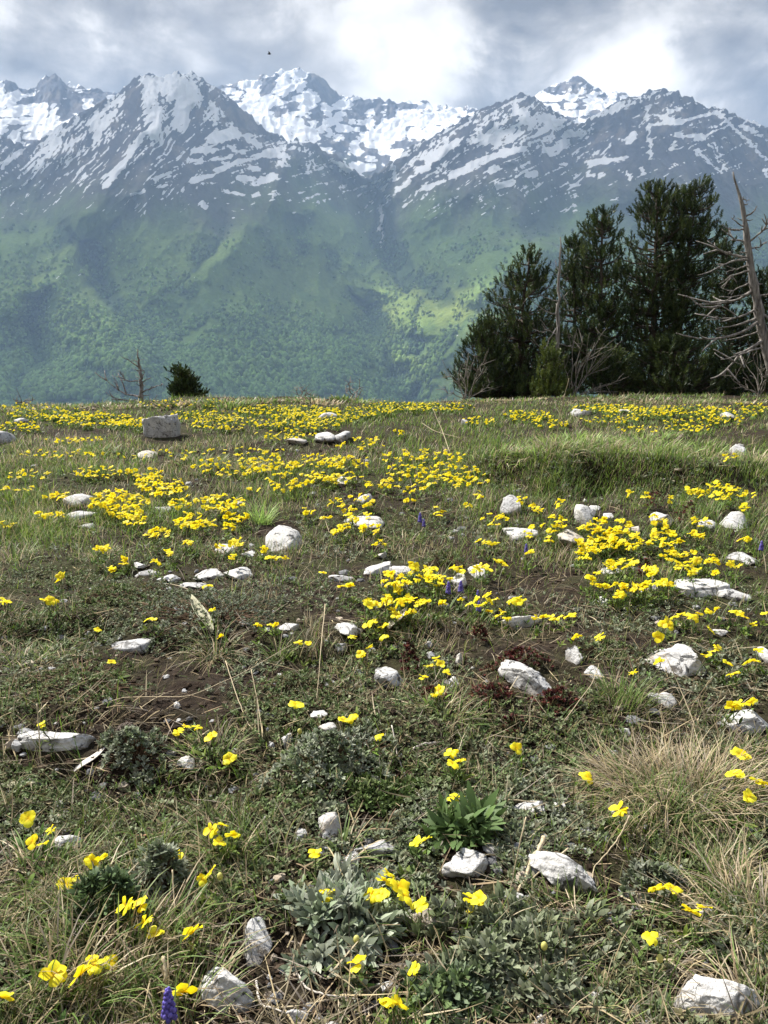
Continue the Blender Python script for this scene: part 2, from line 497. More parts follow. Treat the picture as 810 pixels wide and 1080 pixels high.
SNOW = [  # hand placed fields, gullies and bare ribs: x0 y0 x1 y1 half-width value
    (0, 120, 50, 125, 16, .5), (60, 120, 95, 100, 8, .35), (152, 88, 160, 118, 9, .35), (175, 88, 198, 100, 13, .42), (192, 112, 190, 132, 9, .4), (165, 118, 162, 140, 7, .3),
    (146, 92, 142, 120, 7, -.5), (138, 100, 140, 128, 6, -.4), (125, 100, 95, 130, 3.5, .3), (118, 122, 98, 146, 4, .35), (150, 143, 128, 175, 3.0, .55), (128, 175, 110, 194, 4, .6), (105, 130, 70, 155, 3, .3),
    (60, 150, 35, 175, 5, .3), (20, 158, 2, 176, 4, .4), (10, 145, 18, 152, 6, -.4),
    (225, 146, 248, 140, 6, .6), (205, 158, 224, 158, 3.5, .6), (222, 167, 244, 165, 2.5, .6), (200, 170, 214, 170, 2.2, .55), (228, 180, 258, 168, 3, .6), (258, 168, 282, 161, 3, .6), (262, 145, 272, 152, 4, .55), (284, 163, 302, 164, 3, .6),
    (252, 188, 268, 188, 3, .6), (276, 192, 292, 186, 3.5, .65), (237, 201, 258, 205, 2.2, .6), (202, 190, 224, 184, 2.5, .6), (212, 216, 216, 218, 3, .6), (240, 153, 256, 160, 2.5, .5), (266, 178, 275, 178, 2, .6), (266, 206, 274, 204, 2, .5), (160, 189, 178, 184, 2.5, .6), (165, 198, 176, 196, 2.2, .5), (138, 207, 152, 200, 2, .55),
    (230, 110, 222, 120, 8, .25), (215, 95, 260, 130, 5, -.3), (240, 112, 285, 140, 6, -.5),
    (365, 145, 372, 158, 7, .5), (350, 168, 370, 180, 3, .5), (358, 162, 376, 172, 2.5, .45), (378, 150, 385, 168, 5, .2), (352, 140, 356, 165, 6, -.4),
    (398, 166, 430, 163, 2.5, .4), (450, 170, 480, 152, 5, .45), (440, 180, 452, 176, 4, .5), (418, 200, 432, 190, 2.5, .55), (476, 185, 512, 168, 3.5, .65), (512, 168, 552, 157, 3, .6), (448, 198, 468, 190, 2.5, .6), (510, 145, 545, 140, 8, .42), (545, 115, 558, 128, 7, .35), (575, 125, 588, 130, 6, .5), (570, 138, 582, 133, 4, .4), (522, 150, 530, 160, 5, .4), (588, 155, 596, 150, 5, .5), (575, 158, 582, 160, 4, .5), (524, 197, 540, 193, 3, .55), (556, 185, 565, 184, 3, .6), (603, 196, 610, 195, 3, .6), (592, 172, 598, 174, 2.5, .5), (518, 180, 526, 178, 2.5, .5), (597, 140, 612, 143, 3, .5), (414, 178, 417, 186, 2.5, .5),
    (620, 172, 640, 168, 4, .6), (640, 168, 660, 166, 2, .55), (636, 164, 643, 152, 1.6, .5), (620, 182, 625, 186, 3, .55), (632, 187, 636, 185, 3, .55), (664, 148, 668, 142, 3.5, .5), (663, 185, 665, 188, 2.5, .6), (677, 178, 680, 183, 3, .55),
    (684, 134, 686, 166, 2.0, .6), (685, 132, 720, 128, 3, .5), (720, 128, 756, 118, 1.6, .55), (756, 118, 775, 135, 1.6, .65), (775, 135, 808, 168, 1.8, .7), (806, 178, 810, 186, 3, .6), (712, 152, 708, 156, 3, .55), (715, 142, 742, 144, 3, .45), (742, 144, 768, 130, 1.6, .45), (735, 160, 745, 165, 3.5, .5), (742, 165, 762, 182, 1.2, .5), (748, 152, 765, 178, 1.0, .45), (752, 150, 768, 180, .9, .4), (782, 132, 800, 142, 2.5, .5), (704, 118, 720, 114, 2.5, .4), (690, 122, 708, 126, 2.2, .5), (684, 116, 682, 126, 2, .5), (622, 122, 690, 100, 5, .25),
    (402, 218, 403, 232, 1.5, 1.0), (403, 232, 401, 240, 1.5, 1.0), (401, 240, 404, 252, 1.4, 1.0), (404, 252, 401, 264, 1.3, .9),
]
for x0, y0, x1, y1, hw, val in SNOW:
    u0, v0, u1, v1 = x0, y0, x1, y1
    m = (PX > min(u0, u1) - hw * 3) & (PX < max(u0, u1) + hw * 3) & (PY > min(v0, v1) - hw * 3) & (PY < max(v0, v1) + hw * 3) & (~isback)
    if not m.any(): continue
    x = PX[m] + (sA[m] - .5) * 8; y = PY[m] + (sB[m] - .5) * 8
    dx, dy = u1 - u0, v1 - v0
    q = np.clip(((x - u0) * dx + (y - v0) * dy) / (dx * dx + dy * dy + 1e-6), 0, 1)
    d = np.hypot(x - u0 - q * dx, y - v0 - q * dy) / hw
    score[m] += val * np.clip(1.6 - 1.25 * d, 0, 1)
for x0, y0, x1, y1, hw, val in [(262, 95, 270, 128, 12, .25), (300, 80, 335, 120, 26, .25), (270, 120, 320, 145, 12, .25), (340, 85, 352, 100, 8, -.4), (325, 84, 348, 112, 6, -.3), (335, 120, 345, 135, 8, -.3), (380, 112, 402, 125, 10, -.3), (395, 140, 470, 125, 12, .3), (350, 105, 372, 125, 8, -.15), (285, 88, 280, 95, 6, -.4), (303, 95, 308, 98, 7, -.3), (290, 118, 312, 112, 5, -.4), (318, 130, 335, 122, 6, -.4), (55, 80, 62, 90, 10, -.7), (10, 84, 12, 88, 8, -.6), (20, 110, 60, 98, 4, -.5), (68, 118, 78, 112, 8, -.6), (80, 105, 115, 96, 4, -.4), (48, 92, 60, 104, 6, -.4), (590, 92, 612, 86, 4, -.3), (600, 100, 640, 112, 10, .2), (625, 92, 635, 98, 5, -.3), (0, 100, 50, 135, 12, .3), (615, 84, 603, 82, 3, -.4)]:
    m = isback & (PX > min(x0, x1) - hw * 3) & (PX < max(x0, x1) + hw * 3)
    dx, dy = x1 - x0, y1 - y0
    x = PX[m] + (sA[m] - .5) * 10; y = PY[m] + (sB[m] - .5) * 10
    q = np.clip(((x - x0) * dx + (y - y0) * dy) / (dx * dx + dy * dy + 1e-6), 0, 1)
    score[m] += val * np.clip(1.5 - np.hypot(x - x0 - q * dx, y - y0 - q * dy) / hw, 0, 1)

# ground colours of the slope, with sunlit patches painted in
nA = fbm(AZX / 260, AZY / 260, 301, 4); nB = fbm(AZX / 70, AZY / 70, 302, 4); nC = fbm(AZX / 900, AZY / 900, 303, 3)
line = 222 + (nA - .5) * 70 + (nB - .5) * 25 - 26 * np.exp(-((PX - 330) / 60) ** 2) + 8 * np.exp(-((PX - 200) / 60) ** 2)
g = sstep(-45, 40, PY - line + (nB - .5) * 60)
C = np.zeros((*Z.shape, 3))
rock = np.array([0.070, 0.070, 0.085]); scree = np.array([0.14, 0.125, 0.12]); heath = np.array([0.075, 0.072, 0.06])
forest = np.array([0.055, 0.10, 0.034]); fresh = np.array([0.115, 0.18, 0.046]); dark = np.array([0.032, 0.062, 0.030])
C[:] = rock; C += (scree - rock) * sstep(.5, .75, nB)[..., None]
C += (heath - C) * (sstep(150, 215, PY) * 0.8)[..., None]
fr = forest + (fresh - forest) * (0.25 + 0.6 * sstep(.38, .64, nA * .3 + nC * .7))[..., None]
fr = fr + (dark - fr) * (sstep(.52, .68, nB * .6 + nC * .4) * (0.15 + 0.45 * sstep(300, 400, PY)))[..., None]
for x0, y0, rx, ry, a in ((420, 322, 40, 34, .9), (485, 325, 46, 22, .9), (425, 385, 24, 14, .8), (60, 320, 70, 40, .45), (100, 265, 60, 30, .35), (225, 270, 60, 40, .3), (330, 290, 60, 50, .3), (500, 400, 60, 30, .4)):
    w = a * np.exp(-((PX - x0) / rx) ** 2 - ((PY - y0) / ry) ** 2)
    fr = fr + (np.array([0.19, 0.23, 0.05]) - fr) * (w * sstep(.3, .6, nB + .15))[..., None]  # sunlight painted into the leaf colour as yellow-green patches
k = np.ones(41) / 41


def blur(A):
    A = np.apply_along_axis(lambda v: np.convolve(np.pad(v, 20, 'edge'), k, 'valid'), 1, A)
    return np.apply_along_axis(lambda v: np.convolve(np.pad(v, 20, 'edge'), k, 'valid'), 0, A)


rel = DF_ - blur(DF_)                       # young leaf on spurs, dark wood in gullies; relief shading is painted in too
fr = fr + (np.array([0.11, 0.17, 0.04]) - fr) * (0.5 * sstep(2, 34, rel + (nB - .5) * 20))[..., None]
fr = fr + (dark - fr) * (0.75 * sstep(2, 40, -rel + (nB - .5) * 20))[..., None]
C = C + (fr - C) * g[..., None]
score = score - 2.0 * (isback & False)

m_mt, nt, out = new_mat('mountain_slope')
co = obj_co(nt)
att = nd(nt, 'ShaderNodeAttribute', attribute_name='Col'); ats = nd(nt, 'ShaderNodeAttribute', attribute_name='snow')
n_ed = noise_n(nt, co, 0.06, 6, 0.7); n1 = noise_n(nt, co, 0.045, 5, 0.65); n2 = noise_n(nt, co, 0.016, 4, 0.6)
sc = math_n(nt, 'ADD', ats.outputs['Fac'], math_n(nt, 'MULTIPLY', math_n(nt, 'SUBTRACT', n_ed, 0.5), 0.26))
sf = ramp(nt, math_n(nt, 'ADD', sc, 0.5), [(0.494, 0.0), (0.530, 1.0)])
var = math_n(nt, 'MULTIPLY_ADD', n1, 1.0, 0.5)
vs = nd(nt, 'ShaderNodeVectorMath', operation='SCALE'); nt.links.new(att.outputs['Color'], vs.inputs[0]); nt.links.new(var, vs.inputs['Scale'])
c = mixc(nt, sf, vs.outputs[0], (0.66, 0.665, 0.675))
p = nd(nt, 'ShaderNodeBsdfPrincipled'); p.inputs['Roughness'].default_value = 0.95; p.inputs['Specular IOR Level'].default_value = 0.05
nt.links.new(c, p.inputs['Base Color'])
bp = nd(nt, 'ShaderNodeBump'); bp.inputs['Strength'].default_value = 0.7; bp.inputs['Distance'].default_value = 14.0
nt.links.new(n1, bp.inputs['Height']); nt.links.new(bp.outputs[0], p.inputs['Normal'])
nt.links.new(p.outputs[0], out.inputs[0])
NR = len(RR)
ii = (np.arange(NR - 1)[:, None] * NU + np.arange(NU - 1)[None]).ravel()
F = np.stack([ii, ii + 1, ii + NU + 1, ii + NU], 1)
V = np.stack([AZX, AZY, Z], -1).reshape(-1, 3)
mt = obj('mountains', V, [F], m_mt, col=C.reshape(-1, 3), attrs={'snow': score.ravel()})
tag(mt, 'snow streaked mountain range above green forested slopes', 'mountains', kind='structure')

# broadleaf woodland on the lower slope: crowns far too many and too small to count
cand = np.flatnonzero((PY.ravel() > 225) & (PY.ravel() < 470) & (~isback.ravel()) & (PX.ravel() > -120) & (PX.ravel() < 930))
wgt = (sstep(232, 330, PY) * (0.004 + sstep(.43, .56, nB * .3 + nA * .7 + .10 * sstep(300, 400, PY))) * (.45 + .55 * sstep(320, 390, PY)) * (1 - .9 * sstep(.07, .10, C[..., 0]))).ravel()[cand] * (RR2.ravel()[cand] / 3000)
NT = 120000
pick = RNG.choice(cand, NT, p=wgt / wgt.sum())
a = np.arange(6) * math.pi / 3
dome = np.concatenate([np.stack([np.cos(a), np.sin(a), a * 0 - 0.1], 1), np.stack([.86 * np.cos(a + .5), .86 * np.sin(a + .5), a * 0 + 1.0], 1), [[0, 0, 1.7]]])
i6 = np.arange(6); j6 = (i6 + 1) % 6
DF = np.concatenate([np.stack([i6, j6, 6 + i6], 1), np.stack([j6, 6 + j6, 6 + i6], 1), np.stack([6 + i6, 6 + j6, np.full(6, 12)], 1)])
rad = RNG.uniform(3.6, 8.0, NT) * (1 + .6 * sstep(320, 400, PY.ravel()[pick]))
jit = 1 + RNG.uniform(-.28, .28, (NT, 13, 1))
ctr = V[pick] + np.stack([RNG.normal(0, 6, NT), RNG.normal(0, 6, NT), rad * .35], 1)
TV = ctr[:, None] + dome[None] * jit * rad[:, None, None]
TF = (np.arange(NT) * 13)[:, None, None] + DF[None]
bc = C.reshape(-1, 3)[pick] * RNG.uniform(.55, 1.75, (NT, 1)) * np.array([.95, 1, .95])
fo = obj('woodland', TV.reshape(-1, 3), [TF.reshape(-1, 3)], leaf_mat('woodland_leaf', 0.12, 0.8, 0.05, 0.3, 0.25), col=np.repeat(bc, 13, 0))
tag(fo, 'green broadleaf woodland covering the lower mountain slope', 'woodland', kind='stuff')

# haze: one closed box of even, pale, slightly blue air
hx, hy0, hy1, hz0, hz1 = 7000, -300, 7500, -1500, 2330
HV = np.array([[x, y, z] for z in (hz0, hz1) for y in (hy0, hy1) for x in (-hx, hx)], float)
HF = np.array([[0, 2, 3, 1], [4, 5, 7, 6], [0, 1, 5, 4], [2, 6, 7, 3], [0, 4, 6, 2], [1, 3, 7, 5]])
m_hz, nt, out = new_mat('haze_air')
pv = nd(nt, 'ShaderNodeVolumePrincipled'); pv.inputs['Density'].default_value = 7.8e-5
pv.inputs['Color'].default_value = (0.48, 0.68, 1.0, 1); pv.inputs['Anisotropy'].default_value = 0.1
nt.links.new(pv.outputs[0], out.inputs['Volume'])
hz = obj('haze', HV, [HF], m_hz, smooth=False)
tag(hz, 'thin blue haze in the air of the valley', 'haze', kind='stuff')

# a cloud bank added out of view, high over the far slope: it keeps the sun off most of the woods and lets it through in gaps set over chosen patches
def cloud_point(x, y):
    """where the sun's ray that reaches the slope at one place crosses the cloud layer"""
    k = np.argmin(((PX - x) ** 2 + (PY - y) ** 2 + 1e6 * isback).ravel()); q = V[k]
    k = (2750 - q[2]) / math.tan(SUN_EL)
    return q[0] + k * math.sin(SUN_AZ), q[1] + k * math.cos(SUN_AZ)


gx, gy = np.meshgrid(np.arange(-4600, 2300, 60.0), np.arange(2600, 6100, 60.0), indexing='ij')
th = 0.25 + 1.1 * fbm(gx / 1100, gy / 1100, 401, 4)
edge = sstep(2600, 3000, gy) * (1 - sstep(5500, 6050, gy)) * sstep(-4600, -4200, gx) * (1 - sstep(1900, 2250, gx))
th = np.clip(th, 0.1, 2) * edge
for x0, y0, rad_, a in ((400, 308, 130, 1.0), (425, 328, 170, 1.0), (440, 345, 120, 1.0), (500, 318, 190, 1.0), (470, 335, 130, 1.), (425, 385, 150, .9), (445, 400, 110, .6), (60, 315, 330, .55), (110, 350, 200, .5), (230, 265, 260, .4), (640, 280, 250, .3)):
    cx_, cy_ = cloud_point(x0, y0)
    th = th * (1 - a * np.exp(-(((gx - cx_) ** 2 + (gy - cy_) ** 2) / rad_ ** 2) ** 1.5))
NX_, NY_ = gx.shape
lump = (fbm(gx / 240, gy / 240, 411, 3) - .5) * 90
top = 2750 + th * 260 + lump * th; bot = 2750 - th * 120 + lump * th * .5 - 4
CV = np.concatenate([np.stack([gx, gy, top], -1).reshape(-1, 3), np.stack([gx, gy, bot], -1).reshape(-1, 3)])
ii = (np.arange(NX_ - 1)[:, None] * NY_ + np.arange(NY_ - 1)[None]).ravel(); nn = NX_ * NY_
q = np.stack([ii, ii + NY_, ii + NY_ + 1, ii + 1], 1)
rim = np.concatenate([np.arange(NY_), np.arange(1, NX_) * NY_ + NY_ - 1, (NX_ - 1) * NY_ + np.arange(NY_ - 2, -1, -1), np.arange(NX_ - 2, 0, -1) * NY_])
rn = np.roll(rim, -1)
m_cl, nt, out = new_mat('cloud_vapour')
pv = nd(nt, 'ShaderNodeVolumePrincipled'); pv.inputs['Density'].default_value = 0.0040; pv.inputs['Color'].default_value = (1, 1, 1, 1)
pv.inputs['Anisotropy'].default_value = 0.5
nt.links.new(pv.outputs[0], out.inputs['Volume'])
cl = obj('clouds', CV, [q, q[:, ::-1] + nn, np.stack([rim, rn, rn + nn, rim + nn], 1)], m_cl)
tag(cl, 'unseen broken cloud bank added to shade the far slope', 'clouds', kind='structure')
# ------------------------------------------------------------------ the near meadow
def line_y(x, pts):
    a = np.array(pts, float); return np.interp(x, a[:, 0], a[:, 1])


def ground_macro(x, y):
    x = np.asarray(x, float); y = np.asarray(y, float)
    r = np.hypot(x, y)
    yy = np.maximum(y, 0)
    az = x / np.maximum(yy, 1.0)
    cr = 12.0 + 1.2 * sstep(-.1, .35, az) - 0.6 * sstep(.1, .5, -az)
    u = np.maximum(yy - cr, 0)
    z = -0.010 * np.minimum(u, 22) ** 2 - np.maximum(u - 22, 0) * 0.44
    z = np.maximum(z, -560 - 0 * u)
    z = z + 0.10 * sstep(6, 14, yy) * sstep(.02, .4, az) - 0.06 * sstep(7, 14, yy) * sstep(.3, .55, -az)
    z = z + 0.0 * r
    # turf bank on the right, about five metres away, with a bare undercut in front of it
    bx = sstep(0.35, 0.8, x) * (1 - sstep(3.6, 4.6, x))
    by = line_y(x, [(0.3, 5.2), (0.7, 4.75), (1.2, 4.55), (1.9, 4.5), (2.5, 4.65), (3.5, 4.9)]) + (vnoise(x * 3, x * 0, 5) - .5) * .25
    bx = bx * (.45 + .85 * vnoise(x * 1.5 + 3, x * 0 + 2, 6))
    z = z + bx * 0.18 * sstep(by - 0.04, by + 0.22, y) * (1 - sstep(by + 1.0, by + 3.2, y))
    z = z - bx * 0.07 * np.exp(-((y - by + 0.16) / 0.2) ** 2)
    # small terraces with bare risers
    tx = 1 - sstep(-0.05, 0.25, x)
    ty = 1.88 + 0.06 * np.sin(x * 6) + (vnoise(x * 5, x * 0 + 3, 9) - .5) * .12
    z = z + tx * 0.040 * sstep(ty - .04, ty + .06, y) * (1 - sstep(ty + .25, ty + .9, y))
    tx = (1 - sstep(0.05, 0.25, x)) * sstep(-1.2, -.8, x)
    ty = 1.33 + (vnoise(x * 6, x * 0 + 8, 19) - .5) * .12
    z = z + tx * 0.035 * sstep(ty - .03, ty + .05, y) * (1 - sstep(ty + .15, ty + .5, y))
    # soft mound with long grass on the crest, left of centre
    z = z + 0.12 * np.exp(-((x + 3.0) / 0.9) ** 2 - ((y - 13.0) / 1.2) ** 2) + 0.10 * np.exp(-((x + 1.0) / 1.2) ** 2 - ((y - 13.4) / 1.2) ** 2)
    return z


def ground_z(x, y):
    x = np.asarray(x, float); y = np.asarray(y, float)
    r = np.hypot(x, y); near = 1 - sstep(16, 40, r)
    z = ground_macro(x, y)
    z = z + near * ((fbm(x / 1.6, y / 1.6, 71, 3) - .5) * 0.13 * sstep(.6, 3, r) + (fbm(x / .42, y / .42, 72, 4) - .5) * 0.085)
    z = z + near * (ridged(x / .14, y / .14, 73, 3) - .45) * 0.016
    z = z + (fbm(x / 60, y / 60, 74, 4) - .5) * 26 * sstep(40, 300, r)
    return z


_z0 = float(ground_z(np.array([0.0]), np.array([0.0]))[0])
cam_o.location.z = CAM_H
# rays are traced from the camera's own place, 0.75 m above the meadow


TA = np.radians(np.arange(-64, 64.01, .16)); TR = np.linspace(math.log(.3), math.log(48), 1150)
_a, _r = np.meshgrid(TA, np.exp(TR)); TZ = ground_z(_r * np.sin(_a), _r * np.cos(_a))


def gfast(x, y):
    """ground height read from a fine polar table round the camera"""
    a = np.clip((np.arctan2(x, y) - TA[0]) / (TA[1] - TA[0]), 0, len(TA) - 1.001)
    r = np.clip((np.log(np.maximum(np.hypot(x, y), .3)) - TR[0]) / (TR[1] - TR[0]), 0, len(TR) - 1.001)
    i, j = r.astype(int), a.astype(int); fr_, fa = r - i, a - j
    return (TZ[i, j] * (1 - fa) + TZ[i, j + 1] * fa) * (1 - fr_) + (TZ[i + 1, j] * (1 - fa) + TZ[i + 1, j + 1] * fa) * fr_


def hit(px, py, h=0.0):
    """where the view through photo pixels meets the meadow (raised by h)"""
    px = np.atleast_1d(np.asarray(px, float)); py = np.atleast_1d(np.asarray(py, float))
    h = np.broadcast_to(h, px.shape)
    dx, dy = (px - 405) / FPX, (540 - py) / FPX
    d = np.stack([dx, CP + dy * SP, -SP + dy * CP], 1)
    t = np.geomspace(0.4, 40, 230)
    lo = np.full(px.shape, 40.0); found = np.zeros(px.shape, bool)
    act = np.arange(len(px)); prev = None
    for k in range(len(t)):
        q = d[act] * t[k]
        f = CAM_H + q[:, 2] - gfast(q[:, 0], q[:, 1]) - h[act]
        if prev is not None:
            c = f <= 0
            if c.any():
                w = prev[c] / np.maximum(prev[c] - f[c], 1e-9)
                lo[act[c]] = t[k - 1] + (t[k] - t[k - 1]) * w; found[act[c]] = True
                act = act[~c]; f = f[~c]
        prev = f
        if not len(act): break
    q = d * lo[:, None]
    return q[:, 0], q[:, 1], found, lo


# one ground sheet: fine near the camera, reaching down to the valley
ang = np.concatenate([np.linspace(-180, -46, 45, endpoint=False), np.linspace(-46, 46, 620), np.linspace(46, 180, 46)[1:]])
rad = np.concatenate([[0.02], np.geomspace(0.25, 0.7, 60, endpoint=False), np.geomspace(0.7, 16, 900, endpoint=False), np.geomspace(16, 3600, 110)])
AA, RRg = np.meshgrid(np.radians(ang), rad)
gx, gy = RRg * np.sin(AA), RRg * np.cos(AA)
gz = ground_z(gx, gy)
n1, n2 = len(rad), len(ang)
ii = (np.arange(n1 - 1)[:, None] * n2 + np.arange(n2 - 1)[None]).ravel()
GV = np.stack([gx, gy, gz], -1).reshape(-1, 3)
GF = np.stack([ii, ii + n2, ii + n2 + 1, ii + 1], 1)[:, ::-1]

m_g, nt, out = new_mat('meadow_soil')
co = obj_co(nt)
nl = noise_n(nt, co, 1.3, 4, .55); nm = noise_n(nt, co, 7.0, 5, .6); nf = noise_n(nt, co, 55.0, 5, .65); nx = noise_n(nt, co, 240.0, 3, .6)
soil = mixc(nt, ramp(nt, nf, [(.3, 0.), (.7, 1.)]), (0.011, 0.008, 0.0055), (0.038, 0.026, 0.018))
moss = mixc(nt, nx, (0.024, 0.032, 0.011), (0.058, 0.064, 0.022))
c = mixc(nt, math_n(nt, 'MULTIPLY', ramp(nt, math_n(nt, 'ADD', math_n(nt, 'MULTIPLY', nl, .6), math_n(nt, 'MULTIPLY', nm, .4)), [(.44, 0.), (.58, 1.)]), ramp(nt, nf, [(.35, .25), (.65, .9)])), soil, moss)
c = mixc(nt, ramp(nt, noise_n(nt, co, 95.0, 4, .7, .6), [(.62, 0.), (.72, .5)]), c, (0.12, 0.095, 0.06))
lp = nd(nt, 'ShaderNodeVectorMath', operation='LENGTH'); nt.links.new(co, lp.inputs[0])
c = mixc(nt, ramp(nt, math_n(nt, 'DIVIDE', lp.outputs['Value'], 60.0), [(.30, 0.), (.60, .85)]), c, (0.05, 0.085, 0.025))
p = nd(nt, 'ShaderNodeBsdfPrincipled'); p.inputs['Roughness'].default_value = .95; p.inputs['Specular IOR Level'].default_value = .1
nt.links.new(c, p.inputs['Base Color'])
bp = nd(nt, 'ShaderNodeBump'); bp.inputs['Strength'].default_value = 0.9; bp.inputs['Distance'].default_value = 0.012
nt.links.new(math_n(nt, 'ADD', nf, math_n(nt, 'MULTIPLY', nx, .4)), bp.inputs['Height']); nt.links.new(bp.outputs[0], p.inputs['Normal'])
nt.links.new(p.outputs[0], out.inputs[0])
gr = obj('ground', GV, [GF], m_g)
tag(gr, 'dark stony meadow soil with moss and litter', 'ground', kind='structure')


# ------------------------------------------------------------------ stones
def ico(sub):
    import bmesh
    bm = bmesh.new(); bmesh.ops.create_icosphere(bm, subdivisions=sub, radius=1.0)
    V = np.array([v.co[:] for v in bm.verts]); F = np.array([[v.index for v in f.verts] for f in bm.faces]); bm.free()
    return V, F


ICO = {k: ico(k) for k in (1, 2, 3, 4, 5)}


def rock_shape(seed, sub, ax, flat=0.55):
    """an angular, weathered lump of limestone inside an ellipsoid with half axes ax"""
    g = np.random.default_rng(seed)
    V, F = ICO[sub]; V = V.copy()
    ex = g.uniform(.55, .95); V = np.sign(V) * np.abs(V) ** ex; a0 = g.uniform(0, 3.1)
    V = np.stack([V[:, 0] * math.cos(a0) - V[:, 1] * math.sin(a0), V[:, 0] * math.sin(a0) + V[:, 1] * math.cos(a0), V[:, 2]], 1); V *= .92
    for k in range(g.integers(11, 17)):                      # broken faces
        n = nrm(g.normal(size=3) * np.array([1, 1, .8]))
        d = g.uniform(.42, .82)
        h = V @ n - d
        V -= np.maximum(h, 0)[:, None] * n * g.uniform(.9, 1.0)
    s = g.uniform(0, 50)
    dsp = (fbm(V[:, 0] * 1.6 + s + V[:, 2], V[:, 1] * 1.6 - V[:, 2] * 1.3, seed, 3) - .5) * .30 + (ridged(V[:, 0] * 3.5 + s, V[:, 1] * 3.5 + V[:, 2] * 3.5, seed + 3, 4) - .5) * .12
    dsp += (fbm(V[:, 0] * 11 + s, V[:, 1] * 11 + V[:, 2] * 9, seed + 5, 3) - .5) * .05
    V *= (1 + dsp)[:, None]
    return V * np.asarray(ax), F


m_rock, nt, out = new_mat('limestone')
co = obj_co(nt); inf = nd(nt, 'ShaderNodeObjectInfo')
off = nd(nt, 'ShaderNodeVectorMath', operation='ADD'); nt.links.new(co, off.inputs[0])
rv = math_n(nt, 'MULTIPLY', inf.outputs['Random'], 40.0); cv_ = nd(nt, 'ShaderNodeCombineXYZ')
nt.links.new(rv, cv_.inputs[0]); nt.links.new(rv, cv_.inputs[2]); nt.links.new(cv_.outputs[0], off.inputs[1])
q = off.outputs[0]
nb = noise_n(nt, q, 14, 6, .62); nf = noise_n(nt, q, 90, 5, .65); ns = noise_n(nt, q, 26, 5, .7, .4)
at = nd(nt, 'ShaderNodeAttribute', attribute_name='Col')
base = mixc(nt, ramp(nt, nb, [(.35, 0.), (.68, .75)]), at.outputs['Color'], (0.55, 0.54, 0.52))
base = mixc(nt, ramp(nt, nf, [(.30, .8), (.50, 0.)]), base, (0.20, 0.195, 0.19))
vor = nd(nt, 'ShaderNodeTexVoronoi', feature='DISTANCE_TO_EDGE'); vor.inputs['Scale'].default_value = 5.0
wv = nd(nt, 'ShaderNodeVectorMath', operation='ADD'); nt.links.new(q, wv.inputs[0]); nzv = nd(nt, 'ShaderNodeTexNoise'); nzv.inputs['Scale'].default_value = 9.0; nt.links.new(q, nzv.inputs['Vector'])
sv = nd(nt, 'ShaderNodeVectorMath', operation='SCALE'); sv.inputs['Scale'].default_value = .18; nt.links.new(nzv.outputs['Color'], sv.inputs[0]); nt.links.new(sv.outputs[0], wv.inputs[1]); nt.links.new(wv.outputs[0], vor.inputs['Vector'])
base = mixc(nt, ramp(nt, vor.outputs['Distance'], [(.004, .75), (.016, 0.)]), base, (0.07, 0.065, 0.06))          # cracks
base = mixc(nt, ramp(nt, ns, [(.57, 0.), (.61, .92)]), base, (0.035, 0.035, 0.035))          # black lichen
base = mixc(nt, ramp(nt, noise_n(nt, q, 8, 4, .6), [(.58, 0.), (.72, .55)]), base, (0.36, 0.29, 0.21))   # ochre stain
sz = nd(nt, 'ShaderNodeSeparateXYZ'); tcg = nd(nt, 'ShaderNodeTexCoord'); nt.links.new(tcg.outputs['Generated'], sz.inputs[0])
dirt = math_n(nt, 'ADD', math_n(nt, 'MULTIPLY', sz.outputs[2], -1.0), math_n(nt, 'MULTIPLY_ADD', noise_n(nt, q, 22, 5, .65), 1.3, .0))
base = mixc(nt, ramp(nt, dirt, [(.06, 0.), (.40, .7)]), base, (0.10, 0.075, 0.052))
p = nd(nt, 'ShaderNodeBsdfPrincipled'); p.inputs['Roughness'].default_value = .82; p.inputs['Specular IOR Level'].default_value = .3
nt.links.new(base, p.inputs['Base Color'])
bp = nd(nt, 'ShaderNodeBump'); bp.inputs['Strength'].default_value = .8; bp.inputs['Distance'].default_value = .006
nt.links.new(math_n(nt, 'ADD', nf, nb), bp.inputs['Height']); nt.links.new(bp.outputs[0], p.inputs['Normal'])
nt.links.new(p.outputs[0], out.inputs[0])

